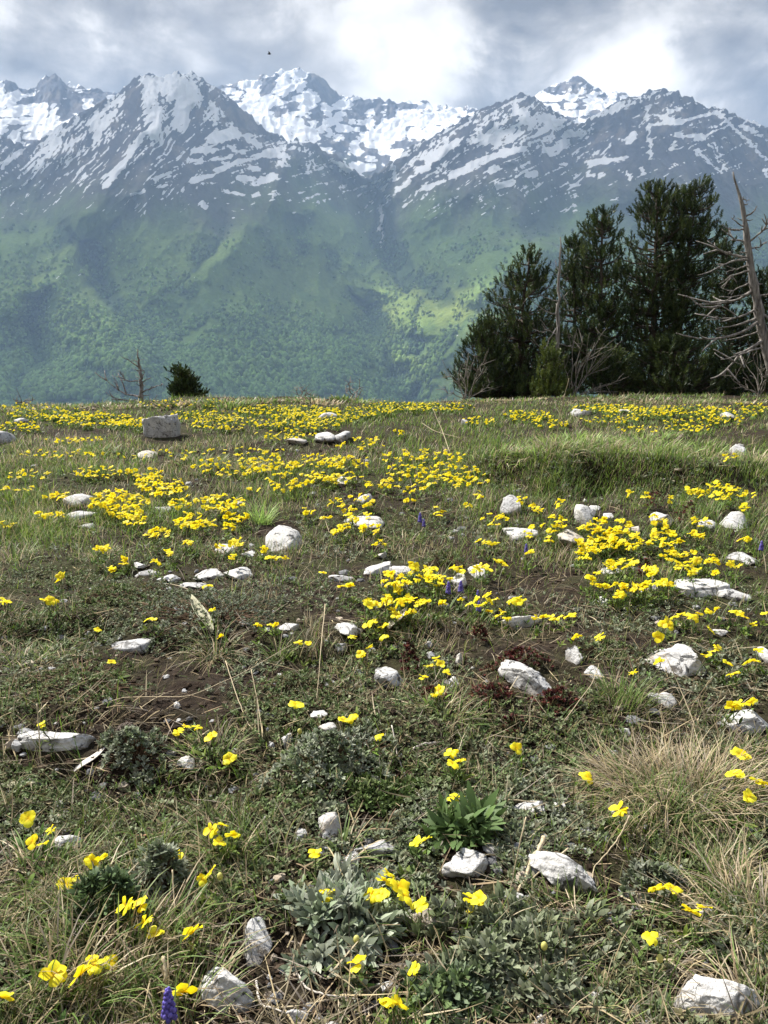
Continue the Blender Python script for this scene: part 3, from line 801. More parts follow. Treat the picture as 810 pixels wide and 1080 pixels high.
W_, G_, B_, D_ = (0.42, 0.41, 0.39), (0.30, 0.30, 0.30), (0.32, 0.27, 0.21), (0.15, 0.15, 0.155)
STONES = [  # photo pixel x, y, width, height, colour, roll, label
    (171, 458, 50, 33, G_, 0, 'big cracked grey boulder standing near the meadow crest'),
    (1, 464, 32, 17, G_, 0, 'grey boulder cut by the left edge near the crest'),
    (348, 440, 20, 8, W_, 0, 'flat white stone high in the central flower band'),
    (313, 468, 22, 8, B_, 0, 'low tan slab left of the paired crest stones'),
    (341, 465, 26, 11, W_, 0, 'pale middle stone of the crest row'),
    (361, 463, 17, 10, G_, 0, 'grey right stone of the crest row'),
    (152, 481, 22, 7, B_, 0, 'small tan stone below the big grey boulder'),
    (86, 531, 28, 10, W_, 0, 'white slab, upper of two on the left slope'),
    (86, 545, 36, 13, G_, 0, 'grey slab, lower of two on the left slope'),
    (94, 557, 18, 7, W_, 0, 'thin white chip under the two left slabs'),
    (176, 537, 26, 8, W_, 0, 'low white stone inside the left flower drift'),
    (293, 569, 46, 32, W_, 0, 'large rounded white stone beside the green tuft'),
    (382, 551, 40, 20, W_, -.25, 'sloping white slab right of the central tuft'),
    (385, 528, 16, 13, W_, 0, 'small white stone above the sloping white slab'),
    (362, 508, 18, 9, W_, 0, 'small white stone in the central yellow drift'),
    (238, 581, 24, 10, W_, 0, 'white stone left of the rounded white stone'),
    (262, 585, 14, 9, W_, 0, 'small white stone below the rounded white stone'),
    (220, 608, 32, 13, W_, .2, 'long white stone in the left rubble row'),
    (254, 607, 30, 15, W_, 0, 'jagged white stone ending the left rubble row'),
    (204, 618, 26, 8, W_, 0, 'flat white stone lowest in the left rubble row'),
    (147, 599, 15, 6, W_, 0, 'tiny white stone above the left rubble row'),
    (160, 604, 26, 9, D_, .3, 'dark grey shard in the left rubble row'),
    (178, 610, 28, 10, G_, 0, 'brownish grey stone in the left rubble row'),
    (400, 600, 38, 15, W_, .15, 'broken white slab in the middle of the slope'),
    (425, 603, 28, 11, W_, -.2, 'white splinter right of the broken white slab'),
    (361, 611, 24, 9, W_, 0, 'white chip left of the broken white slab'),
    (403, 587, 9, 8, W_, 0, 'tiny white pebble above the broken white slab'),
    (366, 672, 28, 14, W_, -.2, 'smooth white oval stone below the mid slope'),
    (304, 662, 22, 11, W_, 0, 'whitish lump right of the curled dead leaf'),
    (535, 538, 22, 20, G_, 0, 'mossy grey stone under the grassy bank'),
    (550, 566, 44, 14, W_, -.1, 'flat white wedge amid right hand flowers'),
    (616, 546, 24, 21, W_, 0, 'upright white stone beside the dense yellow drift'),
    (640, 546, 12, 10, W_, 0, 'small white stone behind the dense yellow drift'),
    (600, 573, 24, 17, B_, 0, 'tan stone left of the dense yellow drift'),
    (626, 536, 15, 6, W_, 0, 'small white disc under the grassy bank'),
    (617, 527, 7, 6, W_, 0, 'tiny white pebble under the grassy bank'),
    (697, 549, 26, 22, W_, .3, 'leaning white stone with flowers on its right'),
    (771, 551, 25, 23, W_, 0, 'round white stone on the far right slope'),
    (745, 554, 20, 11, W_, 0, 'low white stone left of the round one'),
    (780, 589, 26, 15, G_, .2, 'grey blotched stone near the right edge'),
    (483, 617, 18, 20, W_, 0, 'upright pale stone beside the purple flowers'),
    (505, 606, 26, 15, W_, 0, 'white stone behind central right flowers'),
    (545, 660, 42, 11, W_, .1, 'thin white slab under a flower row'),
    (602, 691, 17, 24, W_, -.5, 'knobbly white stone standing on bare soil'),
    (646, 602, 22, 11, G_, 0, 'black spotted stone above the lower right flowers'),
    (674, 602, 14, 12, B_, 0, 'pale brown stone among deep red stonecrop'),
    (731, 625, 56, 23, W_, 0, 'big white block on the right slope'),
    (777, 632, 42, 12, W_, -.15, 'flat grey white slab right of the big block'),
    (636, 635, 16, 9, W_, 0, 'small white stone left of the big block'),
    (557, 723, 52, 34, W_, -.45, 'long white stone with knob amid red stonecrop'),
    (413, 715, 30, 33, W_, .2, 'white stone with a dark hollow, mid frame'),
    (625, 711, 17, 21, W_, 0, 'wedge shaped white stone on dark soil'),
    (718, 703, 58, 32, W_, -.12, 'large white stone behind the straw tussock'),
    (701, 740, 26, 18, W_, 0, 'pale round stone at the straw tussock top'),
    (790, 764, 50, 29, G_, 0, 'large grey stone at the right edge'),
    (760, 669, 13, 8, W_, 0, 'small white pebble under right hand flowers'),
    (808, 697, 16, 14, W_, 0, 'white stone cut by the right edge'),
    (66, 789, 74, 20, W_, -.05, 'long pointed white slab on the left'),
    (337, 757, 21, 12, W_, -.3, 'upper white pebble above the silvery cushion'),
    (349, 772, 22, 11, W_, 0, 'middle white pebble above the silvery cushion'),
    (303, 783, 15, 17, W_, .3, 'white stone left of the silvery cushion'),
    (372, 781, 13, 9, W_, 0, 'small white pebble right of the silvery cushion top'),
    (484, 698, 9, 13, W_, 0, 'upright white chip above the red stonecrop'),
    (477, 722, 13, 12, W_, 0, 'little white stone among red stonecrop stems'),
    (200, 812, 19, 14, W_, 0, 'whitish stone under left straw flowers'),
    (71, 891, 24, 16, W_, 0, 'bright white lump among lower left grass'),
    (317, 882, 18, 13, G_, 0, 'small grey stone in lower middle grass'),
    (350, 880, 30, 27, G_, .3, 'angular grey stone in lower middle grass'),
    (371, 913, 22, 20, W_, .4, 'sharp white chip below the angular grey stone'),
    (396, 900, 44, 20, G_, 0, 'broad greyish stone behind the yellow flower clump'),
    (497, 914, 58, 36, W_, .1, 'white stone with dark pits below green rosette'),
    (597, 932, 66, 44, W_, -.35, 'big tilted white stone, lower right of centre'),
    (540, 950, 24, 17, W_, 0, 'small white stone touching the tilted one'),
    (466, 972, 64, 30, B_, 0, 'flat brownish stone half under grey foliage'),
    (558, 855, 36, 11, W_, 0, 'low white stone under dry grass stems'),
    (272, 1000, 38, 46, G_, .1, 'flat grey stone beside the woolly plant'),
    (240, 1054, 60, 60, W_, -.5, 'large white stone with black patch, bottom left'),
    (313, 1075, 26, 14, W_, 0, 'pale chip cut by the bottom edge'),
    (409, 1043, 20, 18, W_, 0, 'small white stone behind the bottom flower'),
    (619, 1050, 28, 14, W_, 0, 'smooth white chip on bottom right soil'),
    (634, 1022, 16, 14, W_, 0, 'white chip beside the bushy grey plant'),
    (647, 973, 13, 13, W_, 0, 'small upright white stone on dark soil'),
    (741, 1056, 82, 66, W_, .1, 'largest white stone, bottom right, black lichen spots'),
    (613, 436, 26, 9, W_, 0, 'flat white stone on the right crest'),
    (660, 433, 20, 7, W_, 0, 'low white stone right of the crest slab'),
    (768, 440, 18, 7, W_, 0, 'pale stone on the far right crest'),
    (490, 446, 11, 8, W_, 0, 'small lone white stone before the pines'),
    (778, 475, 16, 13, G_, 0, 'grey stone at the end of the grassy bank'),
    (668, 560, 16, 12, B_, 0, 'tan stone between two yellow drifts'),
    (24, 446, 14, 6, W_, 0, 'small pale stone on the left crest'),
    (140, 682, 34, 16, G_, 0, 'flat grey stone sunk in the left turf step'),
    (90, 1075, 14, 8, W_, 0, 'small pale stone in bottom left grass'),
]
LAND = []        # landmarks (x, y, label) for telling flowers apart
for k, (sx, sy, sw, sh, colr, roll, lab) in enumerate(STONES):
    x, y, ok, tl = hit([sx], [min(sy + sh * .38, 1110)])
    x, y, tl = float(x[0]), float(y[0]), float(tl[0])
    mpp = tl / FPX * 1.02                         # metres per photo pixel there
    sa = CAM_H / max(math.hypot(CAM_H, math.hypot(x, y)), .01)
    w = sw * mpp * .66
    dep = min(w * 1.7, max(.5 * w, sh * mpp / max(sa, .05) * .44))
    vis = max((sh * mpp - dep * 2 * sa * .55) / math.sqrt(1 - sa * sa), w * .34)
    if sy > 700: vis = min(vis, w * .8)
    sub = 5 if sw > 45 and sy > 700 else (4 if sy > 560 or sw > 40 else 3)
    V, F = rock_shape(1000 + k * 7, sub, (w, dep, vis * .95))
    if k == 0:                                    # the block on the crest: flat slanting top, cracked layered sides
        g0_ = np.random.default_rng(4); V, F = ICO[5]; V = np.sign(V) * np.abs(V) ** .45
        V = V * np.array([1, 1, 1]); V[:, 2] = np.minimum(V[:, 2], .72 + .16 * V[:, 0] - .05 * V[:, 1]); V[:, 0] *= 1 + .10 * V[:, 2]
        V *= (1 + (fbm(V[:, 0] * 2 + V[:, 1], V[:, 2] * 2.2 + V[:, 1], 9, 4) - .5) * .22 + (ridged(V[:, 0] * 1.2 + V[:, 1] * .6 + V[:, 2] * 1.5, V[:, 2] * 5 - V[:, 0] * .8, 12, 4) - .5) * .10)[:, None]
        V = V * np.array([w * .54, w * .42, vis * .86])
    c, s_ = math.cos(-roll), math.sin(-roll)      # tilt in the picture
    V = np.stack([V[:, 0] * c + V[:, 2] * s_ * .6, V[:, 1] - V[:, 0] * s_ * .8, -V[:, 0] * s_ * .35 + V[:, 2]], 1)
    yc = y + dep * .75
    zc = float(ground_z(np.array([x]), np.array([yc]))[0]) + vis * .12
    o = obj('stone', V, [F], m_rock, None, col=np.broadcast_to(np.array(colr), V.shape), loc=(x * yc / y, yc, zc))
    o['label'] = lab; o['category'] = 'stone'; o['group'] = 'limestone pieces lying in the meadow'
    LAND.append((sx, sy, lab))

# stones' footprints keep plants off them
ST = np.array([(s[0], s[1], s[2] * .5, s[3] * .5) for s in STONES], float)


def clear_of_stones(px, py, grow=1.0, keep_low=True):
    ok = np.ones(px.shape, bool)
    for cx, cy_, a, b_ in ST:
        ok &= ((px - cx) / (a * grow)) ** 2 + ((py - cy_ + (b_ * .15)) / (b_ * grow)) ** 2 > 1
    return ok


# gravel: small chips everywhere
def scatter_px(n, x0=-330, x1=1140, y0=424, y1=1300):
    px = RNG.uniform(x0, x1, n); py = RNG.uniform(y0, y1, n)
    x, y, ok, tl = hit(px, py)
    ok &= tl < 30
    return px[ok], py[ok], x[ok], y[ok], tl[ok]


def gnormal(x, y, e=0.02):
    zx = (ground_z(x + e, y) - ground_z(x - e, y)) / (2 * e); zy = (ground_z(x, y + e) - ground_z(x, y - e)) / (2 * e)
    return nrm(np.stack([-zx, -zy, np.ones_like(zx)], 1))


def lumps(name, n, smin, smax, cols, mat, label, cat, y0=470, sub=1, filt=None, sink=.2):
    px, py, x, y, tl = scatter_px(n, y0=y0)
    if filt is not None:
        m = filt(px, py, x, y); px, py, x, y, tl = px[m], py[m], x[m], y[m], tl[m]
    N = len(x); V0, F0 = ICO[sub]
    s = np.exp(RNG.uniform(math.log(smin), math.log(smax), N)) * np.clip(.6 + .22 * tl, .7, 2.0)
    ax = np.stack([np.ones(N), RNG.uniform(.6, 1, N), RNG.uniform(.35, .8, N)], 1)
    jit = 1 + RNG.uniform(-.28, .28, (N, len(V0), 1))
    a = RNG.uniform(0, 6.3, N); ca, sa = np.cos(a)[:, None], np.sin(a)[:, None]
    P = V0[None] * jit * ax[:, None] * s[:, None, None]
    P = np.stack([P[..., 0] * ca - P[..., 1] * sa, P[..., 0] * sa + P[..., 1] * ca, P[..., 2]], -1)
    P += np.stack([x, y, ground_z(x, y) + s * sink], 1)[:, None]
    F = (np.arange(N) * len(V0))[:, None, None] + F0[None]
    c = np.array(cols)[RNG.integers(0, len(cols), N)] * RNG.uniform(.75, 1.2, (N, 1))
    o = obj(name, P.reshape(-1, 3), [F.reshape(-1, 3)], mat, col=np.repeat(c, len(V0), 0), smooth=False)
    tag(o, label, cat, kind='stuff')
    return o


m_plain = leaf_mat('dry_matter', .08, .9, .1, .3, 90)
lumps('gravel', 2100, .004, .016, [W_, G_, G_, B_, D_, D_], m_plain, 'loose limestone chips scattered over the soil', 'gravel', sub=2, filt=lambda px, py, x, y: vnoise(x * 2.2, y * 2.2, 333) > .45)
lumps('soil_crumbs', 16000, .0025, .010, [(.022, .015, .010), (.04, .027, .018), (.06, .043, .03)], m_plain, 'dark crumbs of bare soil', 'soil')
# ------------------------------------------------------------------ plant cover (countless small plants)
m_grass = leaf_mat('grass_blade', .40, .5, .3, .2, 40)
m_leaf = leaf_mat('small_leaf', .25, .6, .25, .2, 60)
GREEN = np.array([(.095, .155, .020), (.068, .125, .026), (.145, .195, .032), (.082, .125, .030)])
OLIVE = np.array([(.085, .095, .035), (.11, .11, .045)])
STRAW = np.array([(.42, .34, .20), (.34, .27, .16), (.50, .42, .28), (.28, .21, .13), (.24, .20, .15)])
SILVER = np.array([(.17, .185, .125), (.22, .235, .175), (.13, .155, .095), (.105, .135, .065)])
MAT = np.array([(.085, .125, .040), (.115, .155, .055), (.155, .175, .092), (.085, .10, .040), (.14, .12, .06)])


def pickc(P, n, v=.2): return P[RNG.integers(0, len(P), n)] * RNG.uniform(1 - v, 1 + v, (n, 1))


def region(px, py, lst):
    w = np.zeros(px.shape)
    for cx, cy_, rx, ry, a in lst:
        w = np.maximum(w, a * np.exp(-(((px - cx) / rx) ** 2 + ((py - cy_) / ry) ** 2)) if a > 0 else 0)
    for cx, cy_, rx, ry, a in lst:
        if a < 0: w = w * (1 + a * np.exp(-(((px - cx) / rx) ** 2 + ((py - cy_) / ry) ** 2)))
    return w


GRASSY = [(60, 510, 130, 60, 1), (30, 560, 70, 60, 1), (230, 470, 160, 30, .9), (640, 478, 200, 26, 1.1), (420, 450, 150, 20, .7), (700, 440, 200, 12, .6), (20, 640, 60, 40, .8), (300, 540, 60, 30, .6),
          (90, 960, 130, 80, 1.0), (60, 1050, 120, 50, 1.0), (260, 900, 60, 50, .6), (740, 840, 110, 60, .7), (480, 740, 60, 40, .6), (650, 735, 40, 40, .7), (440, 660, 80, 30, .5), (330, 690, 30, 30, .6),
          (790, 960, 60, 80, .6), (120, 440, 130, 16, .9), (230, 425, 60, 10, 1.2), (230, 790, 40, 40, .6), (590, 610, 70, 20, .5), (420, 560, 60, 30, .5), (220, 830, 40, 30, .5),
          (640, 508, 190, 26, -.97), (700, 528, 100, 12, -.9), (670, 1000, 70, 60, -.8), (110, 720, 160, 14, -.6), (330, 1040, 60, 40, -.6), (540, 700, 60, 30, -.6)]
MATTY = [(120, 640, 170, 50, 1), (250, 650, 120, 40, 1), (90, 750, 160, 50, 1), (250, 720, 130, 40, 1.0), (420, 700, 120, 60, .7), (480, 640, 150, 50, .7), (640, 660, 140, 40, .6), (330, 590, 120, 30, .5),
         (600, 800, 120, 60, .4), (450, 860, 120, 60, .9), (180, 930, 60, 60, .7), (700, 900, 60, 40, .5), (350, 850, 80, 40, .7), (480, 560, 80, 30, .5), (750, 690, 80, 40, .6),
         (30, 830, 80, 40, .7), (560, 512, 170, 14, -.6), (670, 1000, 60, 50, -.7), (110, 705, 160, 10, -.7), (330, 1050, 60, 30, -.6), (300, 845, 160, 10, -.6), (240, 790, 40, 20, -.4)]

# short mixed grass
N = 210000
px, py, x, y, tl = scatter_px(N, y0=423)
n1 = fbm(x / .35, y / .35, 501, 3); n2 = fbm(x / .09, y / .09, 502, 2)
dens = .16 + .95 * region(px, py, GRASSY) + .45 * sstep(620, 440, py)
keep = RNG.uniform(0, 1, len(x)) < dens * sstep(.30, .62, n1 * .6 + n2 * .4) * 1.15
keep &= clear_of_stones(px, py, 1.02)
px, py, x, y, tl = (v[keep] for v in (px, py, x, y, tl)); N = len(x)
clump = vnoise(x / .05, y / .05, 505)
az = vnoise(x / .12, y / .12, 506) * 12.6 + RNG.normal(0, .9, N)
til = np.abs(RNG.normal(.35, .25, N))
D = np.stack([np.sin(az) * np.sin(til), np.cos(az) * np.sin(til), np.cos(til)], 1)
S = np.stack([np.cos(az), -np.sin(az), np.zeros(N)], 1) + RNG.normal(0, .35, (N, 3))
L = RNG.uniform(.018, .055, N) * (.7 + .7 * clump) * (1 + .12 * np.minimum(tl, 9))
Wd = RNG.uniform(.0011, .0024, N) * np.maximum(1, tl / 2.6)
fdry = np.clip(.26 - .14 * sstep(560, 470, py) + .5 * (fbm(x / .5, y / .5, 507, 3) - .5) * 2, .08, .85)
dry = RNG.uniform(0, 1, N) < fdry
c0 = np.where(dry[:, None], pickc(STRAW, N), pickc(np.concatenate([GREEN, OLIVE]), N))
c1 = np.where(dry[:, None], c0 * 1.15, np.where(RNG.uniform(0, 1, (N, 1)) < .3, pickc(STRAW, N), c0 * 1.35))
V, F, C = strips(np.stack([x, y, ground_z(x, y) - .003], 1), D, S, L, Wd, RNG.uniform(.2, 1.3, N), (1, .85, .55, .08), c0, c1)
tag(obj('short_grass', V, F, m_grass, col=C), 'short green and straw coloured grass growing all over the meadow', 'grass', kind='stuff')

# the farther half of the meadow is more closely grown
N = 210000
px, py, x, y, tl = scatter_px(N, y0=422, y1=650)
qx, qy = RNG.uniform(-15, 15, 34000), RNG.uniform(11, 19, 34000)          # the crest itself and just beyond it
px = np.concatenate([px, 405 + FPX * qx / qy]); py = np.concatenate([py, np.full(34000, 440.0)])
x = np.concatenate([x, qx]); y = np.concatenate([y, qy]); tl = np.hypot(x, y)
dens = (.42 + .8 * region(px, py, GRASSY)) * sstep(.26, .50, fbm(x / .9, y / .9, 541, 4)) * sstep(640, 500, py + (fbm(x / .5, y / .5, 548, 3) - .5) * 160)
keep = (RNG.uniform(0, 1, len(x)) < dens) & clear_of_stones(px, py, 1.0)
px, py, x, y, tl = (v[keep] for v in (px, py, x, y, tl)); N = len(x)
az = RNG.uniform(0, 6.28, N); til = np.abs(RNG.normal(.3, .22, N))
D = np.stack([np.sin(az) * np.sin(til), np.cos(az) * np.sin(til), np.cos(til)], 1)
S = np.stack([np.cos(az), -np.sin(az), np.zeros(N)], 1) + RNG.normal(0, .35, (N, 3))
L = RNG.uniform(.04, .10, N) * (.6 + .8 * vnoise(x / .25, y / .25, 545)); Wd = RNG.uniform(.0016, .003, N) * np.maximum(1, tl / 3.2)
gn = fbm(x / 1.2, y / 1.2, 547, 3)
dry = RNG.uniform(0, 1, N) < .16 + .35 * sstep(.52, .66, gn)
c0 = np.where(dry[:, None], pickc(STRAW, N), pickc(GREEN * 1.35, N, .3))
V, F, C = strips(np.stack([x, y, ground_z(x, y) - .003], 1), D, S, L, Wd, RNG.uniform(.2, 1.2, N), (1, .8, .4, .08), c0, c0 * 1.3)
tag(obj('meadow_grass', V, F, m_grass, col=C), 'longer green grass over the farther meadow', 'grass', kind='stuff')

# dead stems and litter lying on the soil
N = 46000
px, py, x, y, tl = scatter_px(N, y0=455)
keep = (RNG.uniform(0, 1, len(x)) < .22 + .75 * sstep(.40, .65, fbm(x / .3, y / .3, 511, 3))) & clear_of_stones(px, py, .95)
px, py, x, y, tl = (v[keep] for v in (px, py, x, y, tl)); N = len(x)
az = RNG.uniform(0, 6.28, N); el = np.abs(RNG.normal(.12, .22, N))
D = np.stack([np.sin(az) * np.cos(el), np.cos(az) * np.cos(el), np.sin(el)], 1)
S = np.stack([np.cos(az), -np.sin(az), RNG.normal(0, .4, N)], 1)
L = RNG.uniform(.015, .085, N) ** 1.0 * (1 + .1 * np.minimum(tl, 6)); Wd = RNG.uniform(.0008, .0026, N) * np.maximum(1, tl / 2.6)
c0 = pickc(np.concatenate([STRAW * .8, STRAW * .4, STRAW * .25, np.array([(.13, .09, .06), (.20, .17, .14)])]), N, .3)
V, F, C = strips(np.stack([x, y, ground_z(x, y) + RNG.uniform(.001, .010, N)], 1), D, S, L, Wd, RNG.uniform(-.4, .9, N), (.8, 1, .8, .3), c0)
tag(obj('dead_grass_litter', V, F, m_plain, col=C), 'dead grass stems and litter lying over the soil', 'litter', kind='stuff')


def rosettes(x, y, z, nrmv, nleaf, L, W, cols, spread=(0.5, 1.2), bend=(.2, .8), prof=(.35, 1, .85, .12)):
    """small leaf rosettes: nleaf leaves at each point, opening round the normal"""
    N = len(x); M = N * nleaf
    rep = lambda a: np.repeat(a, nleaf, 0)
    P = rep(np.stack([x, y, z], 1)); n = rep(nrmv)
    t1 = nrm(np.cross(n, np.array([.31, .93, .17]))); t2 = np.cross(n, t1)
    a = rep(RNG.uniform(0, 6.28, N)) + np.tile(np.arange(nleaf) * 2.4, N) + RNG.normal(0, .2, M)
    sp = RNG.uniform(*spread, M) * np.tile(np.linspace(1.15, .55, nleaf), N)
    rd = t1 * np.cos(a)[:, None] + t2 * np.sin(a)[:, None]
    D = n * np.cos(sp)[:, None] + rd * np.sin(sp)[:, None]
    S = np.cross(D, n) + RNG.normal(0, .1, (M, 3))
    Ls = rep(L) * RNG.uniform(.7, 1.15, M); Ws = rep(W) * RNG.uniform(.8, 1.15, M)
    c = rep(cols) * RNG.uniform(.8, 1.2, (M, 1))
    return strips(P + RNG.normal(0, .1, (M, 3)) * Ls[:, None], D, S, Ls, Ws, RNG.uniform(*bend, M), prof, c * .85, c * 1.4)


# mats of tiny leaves
N = 135000
px, py, x, y, tl = scatter_px(N, y0=470)
n1 = fbm(x / .28, y / .28, 521, 3)
dens = .30 + 1.0 * region(px, py, MATTY)
keep = (RNG.uniform(0, 1, len(x)) < dens * sstep(.36, .56, n1) * 1.2) & clear_of_stones(px, py, 1.0)
px, py, x, y, tl = (v[keep] for v in (px, py, x, y, tl)); N = len(x)
sil = sstep(.45, .6, fbm(x / .22, y / .22, 523, 2))[:, None]
c = lerp(pickc(MAT, N, .25), pickc(SILVER, N, .2), sil * RNG.uniform(.3, 1, (N, 1)))
sc_ = np.maximum(1, tl / 2.2)
Ls = RNG.uniform(.006, .0115, N) * sc_
V, F, C = rosettes(x, y, ground_z(x, y) + RNG.uniform(0, .014, N), nrm(gnormal(x, y) + RNG.normal(0, .35, (N, 3))), 5, Ls, Ls * RNG.uniform(.34, .5, N), c)
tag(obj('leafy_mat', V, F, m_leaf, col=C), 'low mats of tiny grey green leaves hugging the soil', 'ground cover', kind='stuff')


# ------------------------------------------------------------------ single plants
def tri(o, label, cat, group=None): return tag(o, label, cat, group)


def empty(name, loc, label, cat, group=None):
    o = link(name, None, None, loc); return tag(o, label, cat, group)


def tuft(name, px, py, n, L, W, spread, lean, cols, dcols, fdry, label, cat, group, rbase=.03, bend=(.3, 1.2), squash=1.0):
    x, y, ok, tl = hit([px], [py]); x, y, tl = float(x[0]), float(y[0]), float(tl[0])
    z = float(ground_z(np.array([x]), np.array([y]))[0])
    root = empty(name, (x, y, z), label, cat, group)
    W = W * max(1, tl / 3.0)
    for part, m, cc in (('green_blades', n * (1 - fdry), cols), ('dry_blades', n * fdry, dcols)):
        m = int(m)
        if m < 8: continue
        a = RNG.uniform(0, 6.28, m); rr_ = np.sqrt(RNG.uniform(0, 1, m))
        ox, oy = rr_ * np.cos(a) * rbase, rr_ * np.sin(a) * rbase * squash
        til = np.clip(rr_ * spread + RNG.normal(0, .18, m), 0, 1.5)
        az = math.pi / 2 - a + RNG.normal(0, .45, m)
        D = np.stack([np.sin(az) * np.sin(til) + lean[0], np.cos(az) * np.sin(til) + lean[1], np.cos(til)], 1)
        S = np.stack([np.cos(az), -np.sin(az), RNG.normal(0, .3, m)], 1) + RNG.normal(0, .3, (m, 3))
        gz_ = ground_z(x + ox, y + oy) - z - .004
        b = RNG.uniform(*bend, m) * (1.35 if part == 'dry_blades' else 1)
        c0 = pickc(np.asarray(cc), m); tipc = c0 * 1.3 if part == 'green_blades' else c0 * 1.1
        V, F, C = strips(np.stack([ox, oy, gz_], 1), D, S, L * RNG.uniform(.5, 1.1, m), W * RNG.uniform(.7, 1.2, m), b, (1, .95, .8, .5, .08), c0, tipc)
        obj(part, V, F, m_grass, root, col=C)
    LAND.append((px, py - L * FPX / tl * .4, label))
    return root


